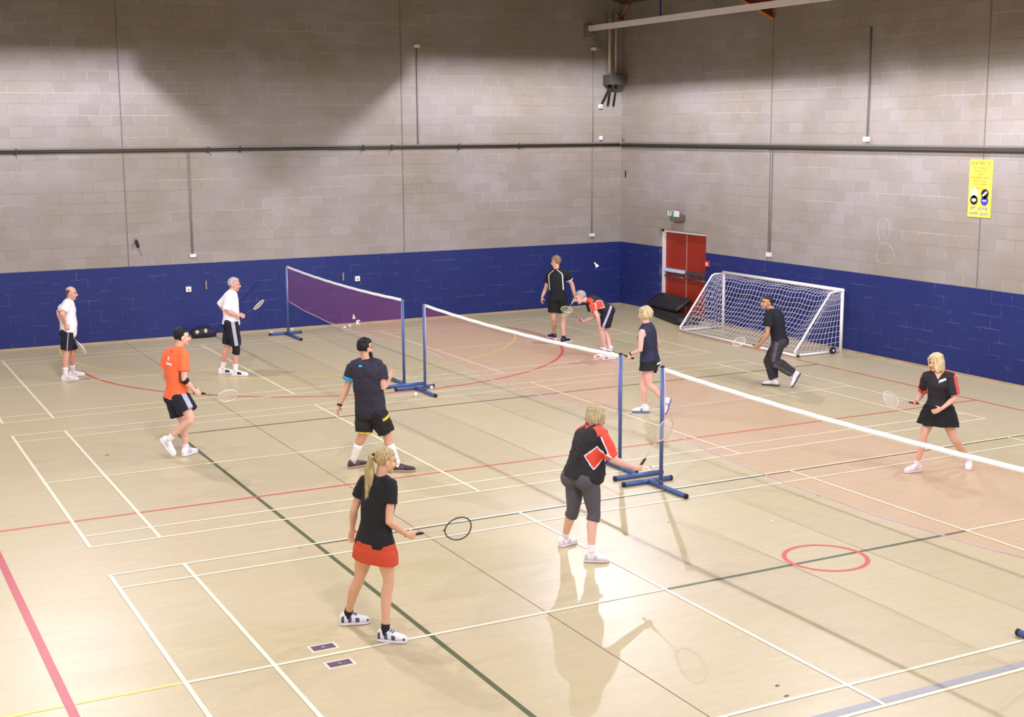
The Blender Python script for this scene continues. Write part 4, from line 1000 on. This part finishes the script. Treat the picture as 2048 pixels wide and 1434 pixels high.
def f_top(p, star=True, yoke=False):
    def f(cen):
        t, u, w = p.coords(cen); mi = np.zeros(len(cen), dtype=np.int32)
        for k, sg in (('R', 1), ('L', -1)):
            a, d = p.sleeves(cen, k); S, E = p.J[k + 's'], p.J[k + 'e']; ax = A3((E - S).normalized())
            # top/outer strip of the sleeve and shoulder
            o = cen - A3(S); along = o @ ax; outv = A3((p.shl * sg + p.up * .55).normalized()); outv = outv - ax * (outv @ ax); outv /= np.linalg.norm(outv)
            perp = o - along[:, None] * ax; q = perp @ outv; r = np.sqrt((perp ** 2).sum(1)) + 1e-6
            on = (u * sg > .075) & (d < .16) & (t > .45) & (((q / r > .70) & (along > -.01)) | ((along <= -.01) & (t > .80) & (np.abs(w + .01) < .05)))
            ed = (u * sg > .065) & (d < .16) & (t > .45) & (q / r > .56) & ~on & (along > 0)
            mi[on] = 1; mi[ed & (along > -.03)] = 2
            # diamond under the arm
            if star:
                x = np.abs(t - .50) / .22; fr_ = w * (1 if True else 1)
                c = (u * sg > .02) & (w < .085)
                y = np.abs(np.arctan2(w + .0, u * sg) + .22) / .60
                dm = c & (x + y < .95) & (d > .075); de = c & (x + y >= .95) & (x + y < 1.10) & (d > .075)
                mi[de] = 2; mi[dm] = 1
        return mi
    return f
p.shirt([MK, M_oran, M_pipe_w], t0=-.02, sleeve=.92, sinf=.024, flare=.01, inf=.020, classify=f_top(p), name='sport_top', folds=.03)
c, lat, fr = p.tor(.955); MB().tube([c + p.up * .005, p.J['neck'] + p.up * .02], [.080, .066], 16).build('collar', M_oran, p.root, True)
m = MB(); p.torso(m, -.15, .12, .010)
for k in 'RL':
    p.leg(m, k, .010, 0.0, .60, .006); gl = p.J[k + 'p'] - p.tor(0)[2] * .05 - p.up * .01; m.ball(gl, (.118 * p.sc * 1.08,) * 3, 14, 10)
baked(m, 'leggings', p.root, mat('charcoal_marl_leggings', (84, 80, 86), 0.8, noise=0.25, nscale=40), .0065, 5, None, .006)
p.socks((234, 230, 234), .90); p.shoes((240, 236, 242), (206, 204, 222), (212, 204, 200), (1, 4))
racket(p, 'pale racket raised by the woman in grey leggings behind the net post', (200, 190, 180), (60, 54, 56), .95, (206, 196, 186))

# 7 woman in navy sleeveless top
p = Person('navy', 'woman in sleeveless navy top with white hem and black shorts, walking away', (224, 172, 156), female=True, girth=1.05, belly=.02, grip='L', size=1.70)
p.body()
LK = []; bob(LK, 30, 0, .055, -140, 120, .080, .016, .004, 8)
p.hair((206, 186, 142), lambda x, y, z: (1.5 if (z > .3 and y < .8) or (z > -.4 and y < .2) else 0), r=.022, grow=.012, locks=LK, folds=.016); p.face()
MN = mat('navy_top', (36, 37, 62), 0.7, noise=0.12, nscale=10)
def f_navy(cen):
    t, u, w = p.coords(cen); return np.where(t < .0, 1, 0)
p.shirt([MN, M_pipe_w], t0=-.05, inf=.022, flare=.016, classify=f_navy, sleeveless=True, folds=.02, name='sleeveless_top')
p.shorts(mat('black_skort', (24, 22, 24), 0.8, noise=0.15), q1=.17, inf=.03, flare=.035, t1=.0)
p.band('wrist_watch', 'Le', 'Lw', .93, 1.05, .030, M_cap)
p.shoes((240, 238, 240), (120, 150, 196), (96, 116, 158), (4,)); p.socks((236, 232, 234), .93)
racket(p, 'dark ringed racket stretched out by the woman in navy toward the bending man', (120, 62, 56), (30, 28, 30), 'up', (90, 70, 66))

# 8 man in black with track trousers
p = Person('black', 'man in black t-shirt and dark track trousers lunging in front of the goal', (190, 142, 112), grip='L', girth=1.05, size=1.72)
p.body(); p.hair((44, 40, 44), lambda x, y, z: (.6 if (z > .5 and y < .75) or (z > -.1 and y < .1) or (z > -.6 and y < -.2) else 0), r=.015); p.face()
p.shirt(mat('blue_black_tshirt', (26, 26, 38), 0.85, noise=0.12), t0=-.10, sleeve=.58, sinf=.022, inf=.022, folds=.03)
MTR = mat('charcoal_track_trousers', (50, 47, 52), 0.8, noise=0.15, nscale=12); MTS = mat('grey_track_panel', (84, 80, 88), 0.8)
def f_tr(cen):
    mi = np.zeros(len(cen), dtype=np.int32)
    for k in 'L':
        for a, b in (('p', 'k'), ('k', 'a')):
            A, B = p.J[k + a], p.J[k + b]; t, d = seg(cen, A, B); o = cen - (A3(A) + np.clip(t, 0, 1)[:, None] * (A3(B) - A3(A)))
            lat = -(o @ A3(p.hpl)); dep = o @ A3(p.tor(0)[2]); mi[(d < .14) & (lat > .03) & (np.abs(dep) < .028) & (t > 0) & (t < 1)] = 1
    return mi
p.shorts([MTR, MTS], q1=.955, inf=.022, flare=.028, name='track_trousers', classify=f_tr, folds=.03)
p.socks((234, 230, 232), .94); p.shoes((236, 230, 234), (214, 208, 214), (72, 66, 66))
racket(p, 'white rimmed racket held low by the man lunging in front of the goal', (236, 226, 212), (90, 62, 50), .6, (160, 130, 110))

# 9 blonde woman facing the camera
p = Person('blonde', 'smiling blonde woman in black top with red shoulders and flared black skirt', (222, 168, 146), female=True, girth=1.02, grip='R', size=1.62)
p.body()
LK = []; bob(LK, 44, 0, .115, -150, 118, .082, .016, .012, 12)
LK += [([(-.02, .02, .118), (.03, .075, .10), (.065, .075, .055), (.078, .05, .0), (.085, .02, -.08)], [.014, .016, .015, .014, .008]), ([(-.02, .03, .118), (-.045, .08, .10), (-.066, .07, .06), (-.078, .04, .0)], [.014, .015, .014, .008])]
p.hair((222, 202, 152), lambda x, y, z: (1.3 if (z > .38 and y < .88) or (z > -.3 and y < .2) else 0), r=.018, locks=LK, folds=.008); p.face()
MR = mat('coral_red_panel', (214, 84, 78), 0.8, noise=0.06)
ft = f_top(p)
def f_bl(cen):
    mi = ft(cen); t, u, w = p.coords(cen)
    mi[mi == 2] = 0
    x = (t - .80) * .55; mi[(w > .0) & (u < -.015) & (u > -.105) & (np.abs(x + u * .45 + .012 + .006 * np.sin(u * 240)) < .017)] = 3
    a = (w > .02) & (t > .84) & (np.abs(u) < (t - .84) * .32); mi[a] = 4
    return mi
p.shirt([MK, MR, M_pipe_w, mat('white_crest', (232, 232, 240), .7), p.skin], t0=.0, sleeve=.86, sinf=.022, inf=.016, classify=f_bl, name='sport_top', folds=.02)
p.skirt(mat('black_skirt', (22, 20, 22), 0.85, noise=0.15), .27, .018, t1=.14, waves=7)
p.socks((236, 230, 232), .93); p.shoes((242, 236, 238), (214, 206, 212), (224, 216, 216))
racket(p, 'pale racket held out toward the net by the smiling blonde woman', (206, 198, 196), (112, 52, 56), .5, (206, 190, 190))

# 10 tall man by the end wall
p = Person('tall', 'tall man in black top with white piping and shorts, back turned near the corner', (216, 166, 140), grip='R', girth=1.0, size=1.82)
p.body(); p.hair((150, 122, 88), lambda x, y, z: (1.7 if z > .5 and y < .80 else .3 if (z > -.05 and y < .05) or (z > -.55 and y < -.25) else 0), r=.015, folds=.014); p.face()
def f_tall(cen):
    t, u, w = p.coords(cen); mi = np.zeros(len(cen), dtype=np.int32)
    edge = .145 - .11 * np.clip((t - .80) / .18, 0, 1) ** 1.6
    mi[(w < .03) & (t > .30) & (np.abs(np.abs(u) - edge) < .0105) & (t < .985)] = 1
    a, d = p.sleeves(cen, 'R'); mi[(a > .50) & (d < .1) & (u > .17)] = 1
    return mi
p.shirt([M_black, M_pipe_w], t0=-.04, sleeve=.60, sinf=.018, inf=.018, classify=f_tall, name='sport_top')
p.shorts(mat('black_gym_shorts', (20, 18, 20), 0.8, noise=0.15), q1=.36, inf=.03, flare=.025)
p.shoes((44, 42, 74), (228, 226, 232), (232, 228, 230), (7, 8)); p.socks((40, 38, 60), .95)
racket(p, 'racket hanging down in the right hand of the tall man in black', (150, 150, 110), (206, 196, 190), .9, (176, 186, 206))

# 11 man bending forward
p = Person('bent', 'grey haired man bending forward in black and orange top, hand on knee', (224, 172, 158), grip='R', girth=1.0, size=1.76)
p.body(); p.hair((178, 168, 158), lambda x, y, z: (1.0 if (z > .45 and y < .8) or (z > -.1 and y < .1) or (z > -.6 and y < -.2) else 0), r=.018); p.face()
p.shirt([MK, M_oran, M_pipe_w], t0=.0, sleeve=.55, sinf=.02, inf=.016, classify=f_top(p), name='sport_top')
p.shorts([M_navy, M_stripe], q1=.40, inf=.028, flare=.02, t1=.16, classify=side_stripe(p, 'L', -.022, .022))
p.socks((240, 236, 238), .84); p.shoes((240, 234, 236), (196, 80, 84), (224, 216, 214), (6, 7))
racket(p, 'red gripped racket with a yellow head held by the bending man', (206, 196, 120), (206, 58, 70), .75, (200, 74, 80))
# ------------------------------------------------------------------ wall sign, shuttlecocks, bag, floor plates
M_sign = mat('yellow_sign', (250, 232, 84), 0.5); M_sred = mat('sign_red', (226, 120, 60), 0.6); M_sblue = mat('sign_violet', (104, 92, 170), 0.6); M_sgrey = mat('sign_grey', (120, 104, 72), 0.6)
M_sblack = mat('sign_black', (36, 26, 20), 0.6); M_sroyal = mat('sign_royal', (60, 56, 176), 0.6)
SY0, SY1, SZ0, SZ1 = -3.18, -3.70, 2.85, 3.85
sg_ = thing('wall_sign', (XR, -3.44, 3.35), 'tall yellow notice with red text and four round emblems on the side wall', 'sign')
MB().box((-0.008, 0, 0), (0.016, 0.51, 1.0)).build('board', M_sign, sg_)
def words(txt, z, h, m_, par, y=0.0, wid=None):
    cu = bpy.data.curves.new('t', 'FONT'); cu.body = txt; cu.size = h; cu.align_x = 'CENTER'; cu.align_y = 'CENTER'; cu.extrude = 0.002
    o = bpy.data.objects.new('t', cu); C.objects.link(o)
    dg = bpy.context.evaluated_depsgraph_get(); me = bpy.data.meshes.new_from_object(o.evaluated_get(dg)); bpy.data.objects.remove(o); bpy.data.curves.remove(cu)
    w = max(v.co.x for v in me.vertices) - min(v.co.x for v in me.vertices); k = (wid / w) if wid else 1.0
    for v in me.vertices:
        x, yy, zz = v.co; v.co = (-0.018 - zz, y - x * k, z + yy)
    me.materials.clear(); me.materials.append(m_)
    o = bpy.data.objects.new('lettering', me); C.objects.link(o); o.parent = par
    return o
words('ALLIN  NEXT  UP', .435, .085, M_sgrey, sg_, wid=.42)
for t, z, w_ in (('GET THE RIGHT', .355, .34), ('SPORTS KIT', .298, .28), ('HERE', .240, .13), ('TRAINERS AND', .185, .40), ('SPORTS GOODS', .128, .30), ('FOR A GAME', .070, .29), ('AND GO', .010, .16)):
    words(t, z, .052, M_sred, sg_, wid=w_)
def disc(y, z, r, m_, nm, dx=0.0):
    return MB().tube([(-0.0165 - dx, y, z), (-0.0205 - dx, y, z)], r, 24).build(nm, m_, sg_)
e = disc(.12, -.085, .085, M_white, 'emblem'); words('Kids', -.09, .06, M_sblue, sg_, y=.12, wid=.11)
disc(-.12, -.09, .085, M_sblack, 'emblem'); MB().box((-0.022, -.12, -.09), (.004, .035, .12), Matrix.Rotation(.9, 3, 'X')).build('emblem_mark', M_white, sg_)
disc(.12, -.205, .085, M_sblack, 'emblem'); MB().ball((-0.021, .12, -.205), (.004, .055, .03), 12, 6).build('emblem_mark', M_white, sg_, True)
disc(-.12, -.21, .085, M_sroyal, 'emblem'); bt = MB(); bt.box((-0.022, -.12, -.21), (.004, .09, .022)); bt.build('emblem_mark', M_white, sg_)
words('get', -.33, .09, M_sblue, sg_, y=.13, wid=.12); words('going', -.335, .09, M_sblue, sg_, y=-.09, wid=.20)
words('netfs', -.43, .085, M_sblue, sg_, y=.11, wid=.19); words('sport', -.435, .085, M_sblue, sg_, y=-.12, wid=.19)

M_fea = mat('white_feathers', (244, 240, 234), 0.8, noise=0.05); M_cork = mat('pale_cork', (232, 222, 206), 0.6)
def shuttle(loc, axis, label, group='shuttlecocks left on the floor', flying=False):
    """axis: from the feathers towards the cork"""
    o = thing('shuttlecock', loc, label, 'shuttlecock', None if flying else group)
    a = V(axis).normalized(); x = a.orthogonal().normalized(); y = a.cross(x)
    MB().rings([(a * .030, x * .008, y * .008), (a * .042, x * .0125, y * .0125), (a * .052, x * .013, y * .013), (a * .064, x * .009, y * .009)][::1], 10).build('cork', M_cork, o, True)
    m = MB(); n = 16; vs = []
    for k, (q, r) in enumerate(((.034, .011), (.0, .021), (-.020, .032))):
        for i in range(n * 2):
            t = PI * i / n; rr = r * (1 if i % 2 == 0 else .93) ; vs.append(a * (q - (.005 if (i % 2 == 0 and k == 2) else 0)) + x * rr * math.cos(t) + y * rr * math.sin(t))
    N = 2 * n
    for k in range(2):
        for i in range(N): m.f.append((k * N + i, k * N + (i + 1) % N, (k + 1) * N + (i + 1) % N, (k + 1) * N + i)); m.mi.append(0)
    m.v = [tuple(v) for v in vs]; o2 = m.build('feather_skirt', M_fea, o, True)
    return o
SH = [((6.47, 7.80, .034), (1, .4, -.25), 'shuttlecock on the floor beside the foot of the furthest net post, left of it'),
      ((7.02, 8.06, .034), (-.3, 1, -.25), 'shuttlecock against the end wall just behind the furthest net post'),
      ((8.12, 7.68, .034), (-.8, -.6, -.25), 'shuttlecock on the floor under the furthest net, first of three toward the wall'),
      ((8.36, 7.93, .034), (.5, .9, -.25), 'shuttlecock under the furthest net, middle of three by the end wall'),
      ((8.60, 8.10, .034), (1, -.2, -.25), 'shuttlecock under the furthest net, touching the end wall'),
      ((6.42, -.20, .034), (-.4, -1, -.25), 'shuttlecock on the floor in front of the middle net post base'),
      ((6.93, .26, .034), (.6, .8, -.25), 'shuttlecock lying behind the crossbar of the middle net post')]
for l, a, t in SH: shuttle(l, a, t)
shuttle((6.98, -6.47, .100), (.9, .3, -.25), 'shuttlecock resting on the blue base tube behind the grey leggings woman', None, True)
shuttle((6.665, 3.02, .864), (.75, .55, .1), 'shuttlecock caught in the furthest net, lower right of two', None, True)
shuttle((6.665, 3.24, .915), (.2, .8, .6), 'shuttlecock caught in the furthest net, upper left of two', None, True)
shuttle((9.47, -1.0, 2.12), (-.55, .1, .75), 'white shuttlecock in flight against the blue wall right of the tall man', None, True)

bg = thing('sports_bag', (5.02, 8.02, 0), 'dark sports bag with pale green patches against the end wall', 'bag')
MB().rings([((-.26, 0, .09), (0, .07, 0), (0, 0, .06)), ((-.24, 0, .11), (0, .10, 0), (0, 0, .10)), ((0, 0, .12), (0, .11, 0), (0, 0, .115)), ((.22, 0, .10), (0, .09, 0), (0, 0, .09)), ((.27, 0, .08), (0, .05, 0), (0, 0, .05))], 14).build('bag_body', mat('ink_blue_bag', (38, 36, 58), 0.7, noise=0.2, nscale=8), bg, True)
MG = mat('pale_green_patch', (196, 200, 150), 0.7)
MB().ball((-.16, -.085, .13), (.055, .02, .055), 10, 6).build('pocket_patch', MG, bg, True); MB().ball((.02, -.10, .16), (.04, .02, .05), 10, 6).build('pocket_patch', MG, bg, True)
MB().tube([(-.15, -.02, .19), (-.06, -.03, .27), (.06, -.03, .27), (.15, -.02, .18)], .012, 8).build('carry_handle', M_black if 'M_black' in globals() else M_cap, bg, True)

M_rim = mat('pale_plate_rim', (226, 214, 196), 0.5); M_plate = mat('plum_floor_plate', (98, 82, 92), 0.5, noise=0.3, nscale=30)
for x, y, t in ((1.265, -9.965, 'purple grey floor socket plate on the far side of the cream line'), (1.265, -10.37, 'purple grey floor socket plate on the near side of the cream line')):
    fp = thing('floor_plate', (x, y, 0), t, 'floor plate', 'floor socket plates near the ponytailed woman')
    MB().box((0, 0, 0.0015), (.25, .155, .003)).build('rim', M_rim, fp)
    MB().box((0, 0, 0.0035), (.20, .105, .003)).build('cover', M_plate, fp)
    MB().tube([(0, 0, .004), (0, 0, .0062)], .018, 12).build('lift_hole', mat('grey_lift_hole', (150, 138, 156), .5), fp)
M_scuff = mat('dark_scuff', (112, 98, 76), 0.7)
sm = MB()
for x, y, a, b in ((4.20, -12.48, .02, .015), (4.14, -12.67, .025, .015), (8.25, -8.25, .035, .02), (1.02, -1.9, .03, .02), (6.0, -8.3, .02, .01), (2.0, -7.2, .015, .01)):
    MB().quad((x - a, y - b, .0025), (x + a, y - b * .6, .0025), (x + a * .8, y + b, .0025), (x - a * .9, y + b * .7, .0025)).build('scuff_mark', M_scuff, fl)
for x, y, t in ((7.04, -8.85, 'tiny white scrap on the floor beyond the red circle'), (8.95, -10.67, 'tiny white scrap on the floor at the right edge')):
    sp_ = MB().ball((0, 0, .008), (.018, .012, .007), 8, 5).build('paper_scrap', M_fea, None, True); sp_.location = (x, y, 0); tag(sp_, t, 'scrap')
# ------------------------------------------------------------------ luminaires (hung above the picture)
M_lamp = mat('dark_lamp_baffle', (30, 30, 32), 0.8, spec=0.1)
M_tubeE = bpy.data.materials.new('lamp_glow'); M_tubeE.use_nodes = True
_b = M_tubeE.node_tree.nodes['Principled BSDF']; _b.inputs['Emission Color'].default_value = (0.95, 0.95, 1, 1); _b.inputs['Emission Strength'].default_value = 8.0
POW = 1060.0
LCOL = (0.94, 0.94, 1.06)
def luminaire(x, y, z, tilt, L, W, D, DA, DB, label, power, blades=0):
    o = thing('hall_luminaire', (x, y, z), label, 'luminaire', 'hanging hall luminaires'); o.rotation_euler = (0, tilt, 0)
    t = 0.02
    m = MB().box((0, 0, 0.10), (L, W, t))
    for sg in (-1, 1):
        m.box((0, sg * W / 2, 0.1 - (0.1 + D) / 2), (L, t, 0.1 + D)); de = DB if sg > 0 else DA; m.box((sg * L / 2, 0, 0.1 - (0.1 + de) / 2), (t, 2.2 if de > 0.5 else W, 0.1 + de))  # deep end plates widened past the trough, unseen baffles added to cut wall light
    for k in range(blades):
        xx = (k + 0.5) / blades * L - L / 2
        m.box((xx, 0, 0.1 - (0.1 + D) / 2), (0.012, W, 0.1 + D))
    m.build('housing', M_lamp, o)
    MB().tube([(0, 0, 0.1), (0, 0, 3.0 / (1 if abs(tilt) < 0.01 else 1.2))], 0.008, 6).build('hanger', M_pipe, o)
    l = bpy.data.lights.new('lamp', 'POINT'); l.energy = power; l.color = LCOL; l.shadow_soft_size = 0.06
    # wide-beam optic: weaker straight down, stronger towards the sides
    l.use_nodes = True; nt = l.node_tree; em = nt.nodes['Emission']
    ge = nt.nodes.new('ShaderNodeNewGeometry'); sp = nt.nodes.new('ShaderNodeSeparateXYZ'); nt.links.new(ge.outputs['Incoming'], sp.inputs[0])
    ab = nt.nodes.new('ShaderNodeMath'); ab.operation = 'ABSOLUTE'; nt.links.new(sp.outputs['Z'], ab.inputs[0])
    pw = nt.nodes.new('ShaderNodeMath'); pw.operation = 'POWER'; nt.links.new(ab.outputs[0], pw.inputs[0]); pw.inputs[1].default_value = 1.5
    ad = nt.nodes.new('ShaderNodeMath'); ad.operation = 'ADD'; nt.links.new(pw.outputs[0], ad.inputs[0]); ad.inputs[1].default_value = 0.06
    dv = nt.nodes.new('ShaderNodeMath'); dv.operation = 'DIVIDE'; dv.inputs[0].default_value = 0.50; nt.links.new(ad.outputs[0], dv.inputs[1])
    mr = nt.nodes.new('ShaderNodeMapRange'); nt.links.new(ab.outputs[0], mr.inputs['Value']); mr.inputs['From Min'].default_value = 0.10; mr.inputs['From Max'].default_value = 0.17
    ml = nt.nodes.new('ShaderNodeMath'); ml.operation = 'MULTIPLY'; nt.links.new(dv.outputs[0], ml.inputs[0]); nt.links.new(mr.outputs['Result'], ml.inputs[1])
    nt.links.new(ml.outputs[0], em.inputs['Strength'])
    lo = bpy.data.objects.new('lamp', l); C.objects.link(lo); lo.parent = o; lo.location = (0, 0, 0)
for sx, x0, sg in (('left', 1.19, -1), ('right', 12.75, 1)):
    luminaire(x0, 3.9, 7.8, 0.0, 1.4, 0.9, 0.22, 0.57, 0.57, 'hanging hall luminaire nearest the end wall, %s row' % sx, POW * 1.6, 0)
    for i, y in enumerate((-3.7, -7.4, -11.2, -15.5, -20.0)):
        a, b = (0.217, 0.523) if sg < 0 else (0.523, 0.217)
        luminaire(x0, y, 7.8, math.radians(24) * sg, 1.6, 1.0, 0.2105, a, b, 'hanging hall luminaire above the %s side of the courts' % sx, POW, 0)

# ------------------------------------------------------------------ camera and render look
cam = bpy.data.cameras.new('camera'); co = bpy.data.objects.new('camera', cam); C.objects.link(co)
yaw, pitch, roll = 0.48300332, 0.16982498, -0.00573596
f = V((math.sin(yaw) * math.cos(pitch), math.cos(yaw) * math.cos(pitch), -math.sin(pitch))); r0 = V((math.cos(yaw), -math.sin(yaw), 0)); u0 = r0.cross(f)
r1 = math.cos(roll) * r0 + math.sin(roll) * u0; u1 = -math.sin(roll) * r0 + math.cos(roll) * u0
M = Matrix((r1, u1, -f)).transposed().to_4x4(); M.translation = V((-2.38996, -20.48952, 4.42208))
co.matrix_world = M
cam.sensor_fit = 'HORIZONTAL'; cam.sensor_width = 36.0; cam.lens = 2676.924 / 2048 * 36.0; cam.clip_start = 0.05; cam.clip_end = 200
SC.camera = co
w = bpy.data.worlds.new('world'); SC.world = w; w.use_nodes = True
w.node_tree.nodes['Background'].inputs[0].default_value = (0.02, 0.02, 0.02, 1)
SC.view_settings.view_transform = 'Standard'; SC.view_settings.look = 'None'; SC.view_settings.gamma = 1.0; SC.view_settings.use_curve_mapping = False
SC.view_settings.exposure = 0.0
SC.cycles.caustics_reflective = False; SC.cycles.caustics_refractive = False
